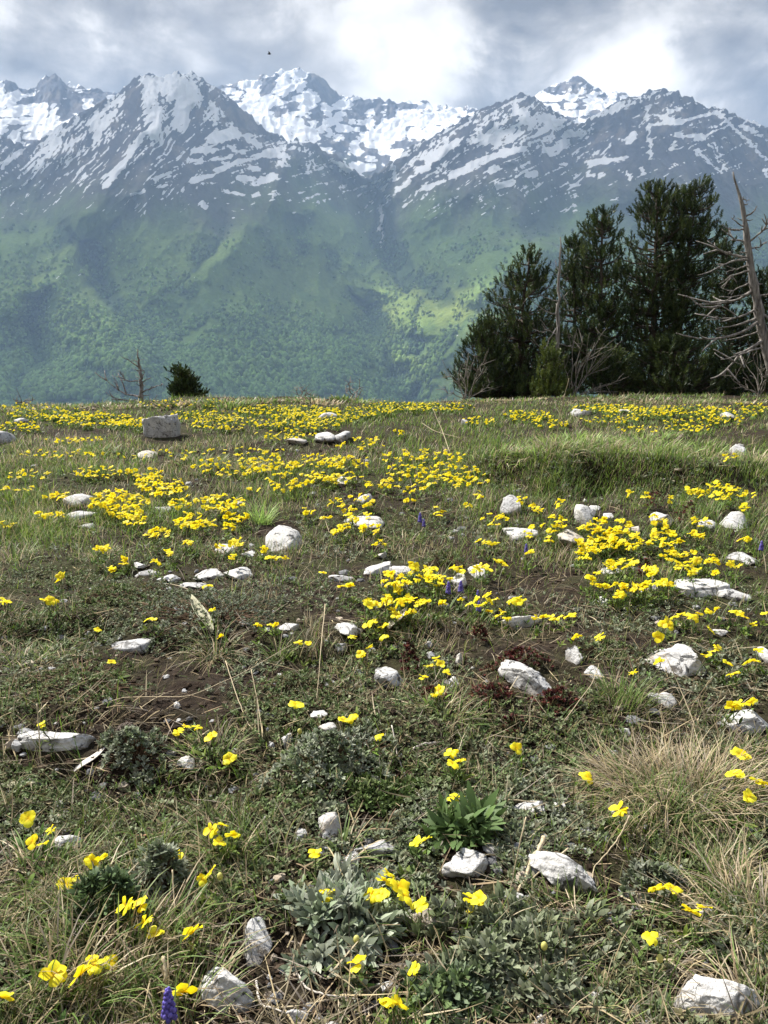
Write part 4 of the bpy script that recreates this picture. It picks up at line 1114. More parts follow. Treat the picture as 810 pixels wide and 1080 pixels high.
LG = [(.13, .19, .045), (.095, .155, .035), (.17, .22, .065)]
TUFTS = [
    # px, py, n, length, width, spread, lean, fraction dry, base radius, squash, label
    (715, 840, 900, .135, .0016, 1.0, (-.25, .05), .86, .13, .7, 'big straw coloured grass tussock on the right'),
    (660, 830, 260, .11, .0016, 1.1, (-.45, -.1), .9, .06, .8, 'trailing dry grass left of the big straw tussock'),
    (795, 985, 420, .12, .0019, 1.15, (-.35, -.1), .88, .10, 1, 'dry straw tussock at the lower right edge'),
    (800, 1075, 160, .09, .0018, 1.1, (-.3, .1), .85, .06, 1, 'dry straw tuft in the bottom right corner'),
    (690, 865, 150, .09, .0018, .8, (0, 0), .15, .06, .8, 'dark green grass under the big straw tussock'),
    (228, 692, 170, .13, .0022, 1.25, (.1, 0), .8, .04, 1, 'sprawling straw tuft beside the curled dead leaf'),
    (296, 693, 70, .075, .0022, .6, (.05, 0), .2, .025, 1, 'small green tuft right of the sprawling straw tuft'),
    (275, 552, 130, .15, .0028, .55, (.1, 0), .05, .045, 1, 'tall fresh green tuft behind the rounded white stone'),
    (205, 545, 80, .08, .003, .8, (0, 0), .3, .05, 1, 'short green tuft amid the left flower drift'),
    (40, 560, 220, .12, .003, .7, (.1, 0), .25, .14, .7, 'dense green grass clump on the left slope'),
    (15, 590, 120, .10, .003, .8, (.05, 0), .35, .10, .7, 'green tuft at the left edge of the slope'),
    (95, 478, 160, .13, .005, .7, (0, 0), .2, .2, .7, 'green grass left of the grey boulder'),
    (210, 490, 160, .12, .005, .8, (0, 0), .3, .2, .7, 'green grass below the grey boulder'),
    (260, 500, 110, .12, .004, .9, (.1, 0), .45, .12, .7, 'mixed tuft right of the grey boulder'),
    (520, 484, 186, .12, .0034, .85, (.1, -.2), .45, .26, .6, 'bright green grass at the left end of the bank'),
    (585, 474, 198, .12, .0034, .95, (.0, -.35), .6, .28, .5, 'drooping grass second along the turf bank'),
    (640, 474, 210, .12, .0034, .95, (.1, -.35), .7, .28, .5, 'drooping straw grass in the middle of the bank'),
    (695, 475, 210, .12, .0034, .85, (.1, -.3), .45, .28, .5, 'bright green grass fourth along the turf bank'),
    (748, 480, 161, .12, .0034, .95, (.0, -.3), .6, .26, .5, 'drooping grass at the right end of the bank'),
    (796, 486, 148, .12, .0034, 1.0, (-.2, -.1), .75, .15, .7, 'straw tussock by the right edge beyond the bank'),
    (605, 466, 200, .13, .0045, .8, (0, 0), .3, .3, .6, 'pale green grass on top of the turf bank'),
    (680, 466, 200, .13, .0045, .8, (0, 0), .3, .3, .6, 'green grass on the bank top, further right'),
    (370, 548, 60, .09, .0025, 1.2, (.15, 0), .8, .03, 1, 'arched dry grass near the central flowers'),
    (430, 572, 120, .08, .003, .9, (0, 0), .35, .07, .8, 'low green tuft under the upper purple hyacinth'),
    (232, 430, 230, .16, .007, .6, (0, 0), .15, .5, .5, 'tall dark grass on the crest mound'),
    (190, 428, 150, .14, .007, .8, (0, 0), .85, .4, .5, 'pale dry grass on the crest before the little pine'),
    (330, 424, 170, .14, .007, .7, (0, 0), .8, .5, .5, 'pale dry grass along the middle crest'),
    (370, 424, 120, .14, .007, .6, (0, 0), .25, .4, .5, 'green grass along the middle crest'),
    (655, 742, 120, .085, .0022, .5, (0, 0), .1, .045, .8, 'upright green tuft beside the straw tussock'),
    (130, 1010, 200, .10, .0026, .75, (.1, 0), .35, .10, .8, 'green grass clump in the lower left corner'),
    (60, 1060, 200, .11, .0024, .9, (.15, 0), .6, .09, .8, 'mixed straw and green clump, bottom left'),
    (190, 1072, 130, .10, .0024, .8, (-.1, 0), .6, .06, .8, 'mixed clump around the bottom purple hyacinth'),
    (50, 930, 160, .09, .0022, .9, (.1, 0), .4, .08, .8, 'leaning green tuft below the left white lump'),
    (245, 905, 130, .075, .0022, .7, (0, 0), .25, .05, .8, 'green tuft under the four flower cluster'),
    (225, 800, 150, .075, .0020, .8, (0, 0), .5, .05, .8, 'mixed tuft under the orange yellow flower'),
    (470, 755, 150, .075, .0028, .95, (0, 0), .3, .05, .8, 'spreading green tuft below the red stonecrop'),
    (365, 905, 80, .08, .0026, 1.1, (.1, 0), .35, .03, .8, 'star shaped tuft between lower grey stones'),
    (750, 930, 120, .09, .0018, 1.0, (-.1, -.1), .8, .05, .8, 'thin dry tuft above the pair of right flowers'),
    (450, 985, 60, .07, .002, .8, (0, 0), .4, .03, .8, 'little tuft beside the flat brownish stone'),
    (590, 962, 110, .055, .0022, .8, (0, 0), .2, .05, .6, 'short dark tuft under the tilted white stone'),
    (110, 585, 110, .08, .0028, .9, (0, 0), .55, .08, .7, 'tan and green tuft under the left slabs'),
    (25, 700, 130, .07, .0024, .8, (.05, 0), .45, .08, .7, 'grass tuft on the left turf step'),
    (65, 690, 100, .06, .0024, .8, (.05, 0), .45, .06, .7, 'second grass tuft along the left turf step'),
    (20, 434, 120, .11, .006, .75, (0, 0), 0.7, .5, .4, 'pale grass at the left end of the crest'),
    (70, 430, 140, .11, .006, .75, (0, 0), 0.5, .5, .4, 'mixed grass on the left crest'),
    (120, 430, 130, .11, .006, .75, (0, 0), 0.75, .5, .4, 'pale grass left of the small dead snag'),
    (270, 424, 140, .11, .006, .75, (0, 0), 0.6, .5, .4, 'pale grass right of the crest mound'),
    (300, 424, 120, .11, .006, .75, (0, 0), 0.25, .5, .4, 'green grass right of the crest mound'),
    (400, 424, 130, .11, .006, .75, (0, 0), 0.6, .5, .4, 'pale grass on the crest, middle right'),
    (430, 423, 120, .11, .006, .75, (0, 0), 0.3, .5, .4, 'green grass on the crest before the valley gap'),
    (455, 422, 130, .11, .006, .75, (0, 0), 0.75, .5, .4, 'straw grass on the crest by the left bush'),
    (510, 423, 130, .11, .006, .75, (0, 0), 0.5, .5, .4, 'mixed grass before the left pines'),
    (550, 423, 120, .11, .006, .75, (0, 0), 0.7, .5, .4, 'pale grass before the green sapling'),
    (630, 423, 130, .11, .006, .75, (0, 0), 0.5, .5, .4, 'mixed grass before the narrow pine'),
    (680, 424, 130, .11, .006, .75, (0, 0), 0.7, .5, .4, 'pale grass before the tallest pine'),
    (730, 424, 130, .11, .006, .75, (0, 0), 0.4, .5, .4, 'green grass before the forked pine'),
    (775, 425, 130, .11, .006, .75, (0, 0), 0.65, .5, .4, 'pale grass before the leaning snag'),
    (300, 800, 130, .06, .0016, 1.1, (0, 0), .95, .07, .8, 'brown withered tuft left of the silvery cushion'),
]
for (tx, ty, n, L, W, spd, ln, fd, rb, sq, lab) in TUFTS:
    tuft('grass_tuft', tx, ty, n, L, W, spd, ln, np.array(LG) * (1.9 if 'bank' in lab or 'fresh' in lab else 1.0), STRAW, fd, lab, 'grass tuft', 'grass tufts in the meadow', rb, (.4, 1.5), sq)


def cushion(name, px, py, wpx, hpx, n, Lf, ratio, cols, label, cat, group, stems=True, prof=(.35, 1, .85, .12), nleaf=6, spread=(.4, 1.1), flat=1.0):
    x, y, ok, tl = hit([px], [py + hpx * .42]); x, y, tl = float(x[0]), float(y[0]), float(tl[0])
    w = wpx * .5 * tl / FPX; sa = CAM_H / math.hypot(CAM_H, y)
    dp = w * .8 * flat
    h = max(.015, (hpx * tl / FPX - dp * 1.2 * sa) * .85)
    yc = y + dp * .8; xc = x * yc / y
    z = float(ground_z(np.array([xc]), np.array([yc]))[0])
    root = empty(name, (xc, yc, z), label, cat, group)
    a = RNG.uniform(0, 6.28, n); rr_ = RNG.uniform(0, 1, n) ** .62 * RNG.uniform(.9, 1.08, n)
    edge_ = .42 + 1.05 * vnoise(np.cos(a) * 2.1 + px, np.sin(a) * 2.1 + py, 77)
    ox, oy = rr_ * np.cos(a) * w * edge_, rr_ * np.sin(a) * dp * edge_
    hz = np.sqrt(np.clip(1 - rr_ ** 2, 0, 1)) * h * (.30 + 1.1 * sstep(.2, .8, fbm(ox / .035, oy / .035, 78, 3)))
    oz = ground_z(xc + ox, yc + oy) - z + hz * RNG.uniform(.82, 1, n) + .004
    nv = nrm(np.stack([ox / w * .9, oy / dp * .9, np.full(n, .75)], 1) + RNG.normal(0, .25, (n, 3)))
    oz = oz - np.where(RNG.uniform(0, 1, n) < .35, RNG.uniform(0, .35, n) * hz, 0)
    Ls = np.full(n, Lf) * RNG.uniform(.6, 1.35, n)
    V, F, C = rosettes(ox, oy, oz, nv, nleaf, Ls, Ls * ratio, pickc(np.asarray(cols), n, .22), spread, (.1, .7), prof)
    obj('leaves', V, F, m_leaf, root, col=C)
    if stems:
        k = RNG.choice(n, min(n, 160), replace=False); g = Geo()
        for q in k:
            b0 = np.array([ox[q] * .3, oy[q] * .3, -.004]); b1 = np.array([ox[q], oy[q], oz[q]])
            mid_ = (b0 + b1) / 2 + np.array([RNG.normal(0, .004), RNG.normal(0, .004), .004])
            Vt, Ft = tube([b0, mid_, b1], [.0014, .0011, .0008], 4, False); g.add(Vt, Ft, (.13, .085, .055))
        g.build('stems', m_plain, root)
    LAND.append((px, py, label))
    return root


CUSH = 'silver leaved cushion plants'
cushion('cushion_plant', 350, 808, 132, 66, 560, .0105, .42, SILVER * 1.15, 'round silvery grey cushion plant in the middle', 'cushion plant', CUSH)
cushion('cushion_plant', 142, 808, 80, 46, 300, .009, .45, SILVER * 1.1, 'small silvery cushion plant beside the pine cone', 'cushion plant', CUSH)
cushion('woolly_plant', 362, 985, 136, 62, 150, .027, .26, [(.21, .24, .17), (.26, .28, .215), (.17, .21, .13)], 'woolly plant with pointed silver leaves at lower middle', 'plant', None, prof=(.4, .9, 1, .1), nleaf=8, spread=(.35, 1.1), flat=1.2)
cushion('bushy_plant', 545, 1025, 204, 90, 640, .0155, .42, [(.13, .15, .085), (.18, .20, .125), (.10, .125, .06), (.16, .175, .12)], 'large bushy grey green plant at the bottom', 'plant', None, nleaf=6)
cushion('bushy_plant', 480, 1070, 110, 40, 240, .014, .42, [(.10, .13, .075), (.09, .13, .05)], 'leafy green plant behind the bottom edge flower', 'plant', None)
cushion('leaf_rosette', 495, 882, 80, 40, 34, .040, .24, [(.075, .12, .035), (.06, .10, .03)], 'green rosette plant above the pitted white stone', 'plant', None, stems=False, prof=(.4, .8, 1, .15), nleaf=7, spread=(.6, 1.25))
cushion('cushion_plant', 230, 655, 150, 56, 560, .0085, .4, SILVER * .8, 'wide silvery mat plant left of the mid slope', 'cushion plant', CUSH, flat=1.3)
cushion('cushion_plant', 170, 925, 60, 60, 200, .012, .3, SILVER, 'feathery silver plant in the lower left grass', 'cushion plant', CUSH)
cushion('cushion_plant', 120, 960, 90, 60, 240, .014, .35, [(.07, .11, .04), (.06, .09, .04)], 'broad leaved green plant in the lower left', 'plant', 'green leafy plants')
cushion('cushion_plant', 400, 850, 110, 40, 260, .010, .42, [(.085, .125, .035), (.07, .11, .03), (.11, .14, .05)], 'bright green cushion plant below the silvery cushion', 'cushion plant', 'green leafy plants')
cushion('cushion_plant', 690, 935, 70, 40, 160, .011, .4, SILVER * .75, 'sparse grey plant under the right flower pair', 'cushion plant', CUSH)
cushion('cushion_plant', 470, 590, 70, 24, 220, .010, .4, MAT, 'dark leafy mat below the upper purple hyacinth', 'cushion plant', 'green leafy plants')
cushion('cushion_plant', 120, 630, 120, 34, 420, .0085, .42, MAT, 'dense green mat plant on the left slope', 'cushion plant', 'green leafy plants', flat=1.3)
cushion('cushion_plant', 90, 735, 150, 40, 520, .0075, .45, MAT * 1.05, 'mossy green mat plant above the pointed slab', 'cushion plant', 'green leafy plants', flat=1.4)
cushion('cushion_plant', 320, 730, 110, 36, 380, .008, .42, MAT * .95, 'dull green mat plant above the middle pebbles', 'cushion plant', 'green leafy plants', flat=1.3)
cushion('cushion_plant', 640, 690, 90, 28, 260, .008, .42, MAT, 'dark mat plant left of the large white stone', 'cushion plant', 'green leafy plants', flat=1.3)
# red stonecrop: upright stems packed with tiny fleshy leaves
RED = np.array([(.10, .026, .024), (.13, .040, .030), (.06, .018, .018), (.085, .075, .035), (.075, .085, .035)])
for (sx, sy, sw, sh, n, lab) in ((545, 700, 60, 26, 260, 'dark red stonecrop behind the knobbed white stone'), (585, 742, 50, 26, 180, 'dark red stonecrop below the knobbed white stone'),
                                 (520, 735, 50, 20, 150, 'dark red stonecrop left of the knobbed white stone'), (432, 700, 24, 36, 90, 'reddish stonecrop spike beside the hollow white stone'),
                                 (505, 672, 22, 20, 70, 'small red stonecrop under a flower row'), (540, 770, 24, 16, 70, 'red stonecrop tip below the others'),
                                 (690, 532, 30, 22, 90, 'brown red stonecrop under the turf bank'), (724, 548, 30, 26, 90, 'brown red stonecrop right of the leaning stone'), (680, 605, 20, 22, 70, 'red stonecrop above the big white block'),
                                 (455, 735, 30, 18, 80, 'red stonecrop near the small yellow clump')):
    cushion('stonecrop', sx, sy, sw, sh, n, .0075, .5, RED, lab, 'stonecrop', 'red stonecrop plants', stems=False, prof=(.6, 1, .9, .3), nleaf=8, spread=(.2, 1.0))

# dry stalks, twigs and a fallen leaf
m_stalk = wood_mat('dry_stalk', (.30, .24, .15), (.55, .46, .31), (300, 300, 60), .2)
m_twig = wood_mat('bleached_twig', (.30, .26, .22), (.55, .51, .45), (200, 200, 50), .3)


def stalk(name, pts, rad, label, cat, group, mat):
    """pts: photo pixels with a height above the soil in metres"""
    P = []
    for (a, b_, h) in pts:
        x, y, ok, tl = hit([a], [b_], h); P.append((float(x[0]), float(y[0]), float(ground_z(x, y)[0]) + h))
    P = np.array(P); m = len(P)
    tq = np.linspace(0, m - 1, 6 * (m - 1) + 1)
    Q = np.stack([np.interp(tq, np.arange(m), P[:, k]) for k in range(3)], 1)
    Q[1:-1] = (Q[:-2] + 2 * Q[1:-1] + Q[2:]) / 4
    Q += RNG.normal(0, rad * .25, Q.shape)
    V, F = tube(Q - Q[0], np.linspace(rad, rad * .55, len(Q)), 6)
    o = obj(name if cat == 'stalk' else 'dry_' + cat, V, F, mat, loc=tuple(Q[0])); tag(o, label, cat, group)
    return o


SG = 'dead stalks lying in the meadow'
stalk('dry_stalk', [(39, 742, .10), (41, 770, .06), (43, 806, .012), (80, 822, .006), (112, 838, .006), (140, 858, .006)], .0012, 'thin dead stalk bent upright beside the left flower', 'stalk', SG, m_stalk)
stalk('dry_stalk', [(66, 758, .006), (130, 735, .012), (200, 735, .03), (260, 708, .03), (308, 680, .05)], .0011, 'long thin stalk slanting over the green mats', 'stalk', SG, m_stalk)
stalk('dry_stalk', [(238, 697, .06), (250, 735, .02), (262, 765, .006), (275, 778, .004)], .0011, 'thin stalk curving down above the silvery cushion', 'stalk', SG, m_stalk)
stalk('dry_stalk', [(265, 706, .07), (272, 740, .03), (278, 785, .004)], .0010, 'straight thin stalk beside the curving one', 'stalk', SG, m_stalk)
stalk('dry_stalk', [(343, 636, .16), (338, 690, .09), (333, 748, .0)], .0011, 'tall upright dead stalk left of the middle', 'stalk', SG, m_stalk)
stalk('dry_stalk', [(555, 862, .12), (548, 890, .09), (537, 945, .0)], .0012, 'slender upright stalk left of the tilted stone', 'stalk', SG, m_stalk)
stalk('dry_stalk', [(574, 884, .035), (560, 910, .015), (547, 942, .006)], .0038, 'thick pale stick leaning by the tilted stone', 'stick', None, m_stalk)
stalk('dry_stalk', [(600, 895, .03), (580, 910, .02), (556, 932, .006)], .0016, 'thin pale stick crossing to the tilted stone', 'stick', None, m_stalk)
stalk('dry_stalk', [(465, 844, .006), (500, 843, .01), (540, 843, .012), (580, 848, .006)], .0015, 'straight dry stem lying below the dry tussock', 'stalk', SG, m_stalk)
stalk('dry_stalk', [(664, 860, .08), (655, 880, .05), (640, 900, .02), (626, 915, .015), (625, 932, .004)], .0014, 'dry stem arching over the tilted stone', 'stalk', SG, m_stalk)
stalk('dry_stalk', [(655, 945, .006), (680, 958, .008), (705, 970, .006)], .0014, 'dry stem on soil below the right flower pair', 'stalk', SG, m_stalk)
stalk('dry_stalk', [(413, 765, .02), (420, 800, .01), (432, 828, .006), (448, 845, .004)], .0012, 'dark thin stem left of the paired middle flowers', 'stalk', SG, m_twig)
stalk('dry_stalk', [(403, 810, .006), (425, 795, .010), (445, 785, .014), (468, 782, .006)], .0030, 'bleached forked twig above the green cushion', 'twig', None, m_twig)
stalk('dry_stalk', [(130, 880, .006), (155, 882, .010), (180, 877, .006)], .0024, 'reddish curved twig in the lower left', 'twig', None, wood_mat('red_twig', (.22, .12, .07), (.38, .22, .13), (200, 200, 40), .2))
stalk('dry_stalk', [(182, 917, .05), (183, 940, .03), (185, 975, .0)], .0011, 'upright dead stem under the lone lower left flower', 'stalk', SG, m_stalk)
stalk('dry_stalk', [(213, 1052, .004), (232, 1040, .022), (256, 1025, .030)], .0013, 'thin stem lying across the black patched stone', 'stalk', SG, m_stalk)
stalk('dry_stalk', [(172, 1008, .05), (176, 1030, .035), (170, 1055, .01)], .0026, 'pale dead leaf blade beside the purple hyacinth', 'stalk', SG, m_stalk)
stalk('dry_stalk', [(630, 1066, .006), (640, 1075, .008), (655, 1083, .006)], .0022, 'pale straw piece at the bottom soil', 'stalk', SG, m_stalk)
stalk('dry_stalk', [(560, 1075, .006), (553, 1050, .012), (548, 1035, .02)], .0014, 'pale stem leaning in the bushy grey plant', 'stalk', SG, m_stalk)
stalk('dry_stalk', [(310, 1020, .006), (322, 1042, .012), (345, 1050, .010), (380, 1055, .006)], .0015, 'curled rootlet on bottom middle soil', 'rootlet', None, m_twig)
stalk('dry_stalk', [(270, 1035, .006), (275, 1060, .008), (300, 1068, .006)], .0016, 'bleached rootlet right of the black patched stone', 'rootlet', None, m_twig)
stalk('dry_stalk', [(595, 760, .05), (625, 720, .08), (632, 700, .09)], .0010, 'thin stem rising from the straw tussock', 'stalk', SG, m_stalk)
stalk('dry_stalk', [(735, 770, .09), (715, 720, .16), (706, 700, .19), (700, 690, .2)], .0011, 'long dry stem rising above the straw tussock', 'stalk', SG, m_stalk)
stalk('dry_stalk', [(475, 478, .0), (465, 450, .18), (456, 430, .33)], .003, 'tall thin stem standing before the left pines', 'stalk', SG, m_stalk)
stalk('dry_stalk', [(586, 470, .0), (591, 435, .25), (600, 400, .48)], .003, 'tall thin stem before the young green pine', 'stalk', SG, m_stalk)
stalk('dry_stalk', [(486, 462, .0), (458, 455, .08), (445, 446, .12)], .003, 'leaning dry stem on the grassy bank', 'stalk', SG, m_stalk)


def leafblade(name, p0, p1, w, mat, label, cat, curl=.3, h=.012):
    x, y, ok, tl = hit([p0[0], p1[0]], [p0[1], p1[1]])
    A = np.array([x[0], y[0], float(ground_z(x, y)[0]) + h * .4]); B = np.array([x[1], y[1], float(ground_z(x, y)[1]) + h])
    d = B - A; L = np.linalg.norm(d); d /= L; sd = nrm(np.cross(d, [0, 0, 1])); up = np.cross(sd, d)
    t_ = np.linspace(0, 1, 10); s_ = np.linspace(-1, 1, 7)
    T, S2 = np.meshgrid(t_, s_, indexing='ij'); wd = w * np.sin(np.pi * np.clip(T * .92 + .06, 0, 1)) ** .7
    V = A * 0 + d * (T * L)[..., None] + sd * (S2 * wd)[..., None] + up * (curl * w * (S2 ** 2) + .15 * w * np.sin(T * 7))[..., None]
    V2 = V - up * .0012
    n = 70; ii_ = (np.arange(9)[:, None] * 7 + np.arange(6)[None]).ravel(); Fq = np.stack([ii_, ii_ + 7, ii_ + 8, ii_ + 1], 1)
    rim = np.concatenate([np.arange(7), np.arange(1, 10) * 7 + 6, 63 + np.arange(5, -1, -1), np.arange(8, 0, -1) * 7]); rn = np.roll(rim, -1)
    o = obj(name, np.concatenate([V.reshape(-1, 3), V2.reshape(-1, 3)]), [Fq, Fq[:, ::-1] + n, np.stack([rim, rn, rn + n, rim + n], 1)], mat, loc=tuple(A))
    tag(o, label, cat); return o


m_dl = wood_mat('dead_leaf', (.24, .24, .16), (.42, .40, .29), (90, 90, 30), .4)
m_chip = wood_mat('grey_wood', (.42, .38, .33), (.66, .62, .56), (120, 120, 20), .4)
leafblade('dead_leaf', (224, 676), (202, 650), .016, m_dl, 'curled grey green dead leaf standing by the straw tuft', 'leaf', .8, .05)
leafblade('wood_splinter', (78, 816), (112, 795), .008, m_chip, 'flat bleached wood splinter below the pine cone', 'wood splinter', .1)
leafblade('dead_leaf', (0, 832), (38, 833), .007, m_dl, 'pale folded dead leaf at the left edge', 'leaf', .5)
leafblade('dead_leaf', (410, 668), (428, 655), .012, m_chip, 'pale dry leaf leaning in the middle flowers', 'leaf', .5, .03)
LAND += [(128, 776, 'pine cone lying on the left'), (215, 665, 'curled grey green dead leaf'), (95, 806, 'flat bleached wood splinter')]

# pine cone
x, y, ok, tl = hit([134], [785]); cx_, cy_ = float(x[0]), float(y[0]); cz_ = float(ground_z(x, y)[0])
root = empty('pine_cone', (cx_, cy_, cz_), 'open dark pine cone lying on the left turf', 'pine cone')
m_cone = wood_mat('cone_scale', (.045, .035, .028), (.17, .135, .105), (160, 160, 60), .4)
axv = nrm(np.array([.75, -.35, .35])); t1 = nrm(np.cross(axv, [0, 0, 1])); t2 = np.cross(axv, t1)
g = Geo(); c0 = np.array([-.018, .008, .016])
for k in range(64):
    f = k / 63; a = k * 2.39996; r_ = .0165 * math.sin(math.pi * (.16 + .80 * f)) ** .8
    rd = t1 * math.cos(a) + t2 * math.sin(a); b0 = c0 + axv * (.040 * f) + rd * r_ * .35
    dv = nrm(rd * 1.0 + axv * (.35 + .6 * f)); sd = np.cross(dv, axv); sd /= np.linalg.norm(sd); th_ = np.cross(sd, dv)
    L_ = r_ * 1.0; wd_ = .0042 + r_ * .22
    P = np.array([b0 - sd * wd_ * .4, b0 + sd * wd_ * .4, b0 + dv * L_ * .7 + sd * wd_, b0 + dv * L_ + th_ * .001, b0 + dv * L_ * .7 - sd * wd_])
    P2 = P + th_ * np.array([.0008, .0008, .0022, .003, .0022])[:, None]
    Vv = np.concatenate([P, P2]); rim = np.arange(5); rn = np.roll(rim, -1)
    g.add(Vv, [np.array([[0, 1, 2], [0, 2, 4], [2, 3, 4], [5, 7, 6], [5, 9, 7], [7, 9, 8]]), np.stack([rim, rim + 5, rn + 5, rn], 1)])
g.build('scales', m_cone, root, smooth=False)
Vt, Ft = tube([c0 - axv * .004, c0 + axv * .02, c0 + axv * .044], [.005, .006, .003], 8); obj('core', Vt, Ft, m_cone, root)
# ------------------------------------------------------------------ yellow flowers
def petal_mat():
    m, nt, out = new_mat('yellow_petal')
    inf = nd(nt, 'ShaderNodeObjectInfo'); at = nd(nt, 'ShaderNodeAttribute', attribute_name='Col')
    c = mixc(nt, inf.outputs['Random'], (0.82, 0.64, 0.006), (0.86, 0.82, 0.045))
    c = mixc(nt, 1.0, c, at.outputs['Color'], 'MULTIPLY')
    p = nd(nt, 'ShaderNodeBsdfPrincipled'); p.inputs['Roughness'].default_value = .5; p.inputs['Specular IOR Level'].default_value = .2
    nt.links.new(c, p.inputs['Base Color'])
    t = nd(nt, 'ShaderNodeBsdfTranslucent'); nt.links.new(c, t.inputs['Color'])
    mx = nd(nt, 'ShaderNodeMixShader'); mx.inputs[0].default_value = .42
    nt.links.new(p.outputs[0], mx.inputs[1]); nt.links.new(t.outputs[0], mx.inputs[2]); nt.links.new(mx.outputs[0], out.inputs[0])
    return m


m_petal = petal_mat()
m_stem = leaf_mat('flower_stem', .1, .6, .2, .15, 60)
STEMC = np.array([.075, .105, .035])


def petal(Lp, Wp, cup, wave, seed, nr=6, nc=5):
    g = np.random.default_rng(seed)
    t_ = np.linspace(0, 1, nr); s_ = np.linspace(-1, 1, nc)
    T, S2 = np.meshgrid(t_, s_, indexing='ij')
    w = Wp * .5 * (0.16 + 1.02 * np.sin(np.pi * np.clip(T * .80 + .02, 0, 1)) ** 1.1) * np.where(T > .93, .78, 1)
    X = Lp * (T - .10 * S2 ** 2 * T) ; Y = S2 * w
    Zp = Lp * (.22 * np.sin(T * 1.5) - cup * T ** 2) - cup * .8 * Wp * S2 ** 2 * T + wave * Lp * np.sin(S2 * 3 + g.uniform(0, 6)) * T ** 2 * .5
    V = np.stack([X, Y, Zp], -1).reshape(-1, 3) + g.normal(0, Lp * .012, (nr * nc, 3))
    ii_ = (np.arange(nr - 1)[:, None] * nc + np.arange(nc - 1)[None]).ravel()
    c = lerp(np.array([.93, .72, .5]), np.ones(3), sstep(.0, .45, T.ravel())[:, None])
    return V, np.stack([ii_, ii_ + nc, ii_ + nc + 1, ii_ + 1], 1), c


PET_ANG = [R(62), R(118), R(8), R(172), R(270)]


def flower_petals(seed):
    """five petals in the flower's own frame: face = +Z, top = +Y"""
    g = np.random.default_rng(seed); res = []
    for k, a in enumerate(PET_ANG):
        big = 1.12 if k == 4 else (1.0 if k > 1 else 1.04)
        V, F, c = petal(.0135 * big * g.uniform(.9, 1.1), .0118 * big * g.uniform(.9, 1.12), g.uniform(-.05, .35), g.uniform(.05, .22), seed * 9 + k)
        tl_ = g.uniform(-.25, .45) if k > 1 else g.uniform(-.5, .2)
        c_, s_ = math.cos(-tl_), math.sin(-tl_)
        V = np.stack([V[:, 0] * c_ + V[:, 2] * s_, V[:, 1], -V[:, 0] * s_ + V[:, 2] * c_], 1)
        a += g.normal(0, .14); c_, s_ = math.cos(a), math.sin(a)
        V = np.stack([V[:, 0] * c_ - V[:, 1] * s_, V[:, 0] * s_ + V[:, 1] * c_, V[:, 2] + k * .0004], 1)
        res.append((V, F, c))
    return res


def frame(n, roll):
    n = nrm(n); up = np.array([0, 0, 1.0]); y_ = nrm(up - n * n[2]) if abs(n[2]) < .98 else np.array([0, 1.0, 0])
    x_ = np.cross(y_, n); c_, s_ = math.cos(roll), math.sin(roll)
    return np.stack([x_ * c_ + y_ * s_, -x_ * s_ + y_ * c_, n], 1)        # columns


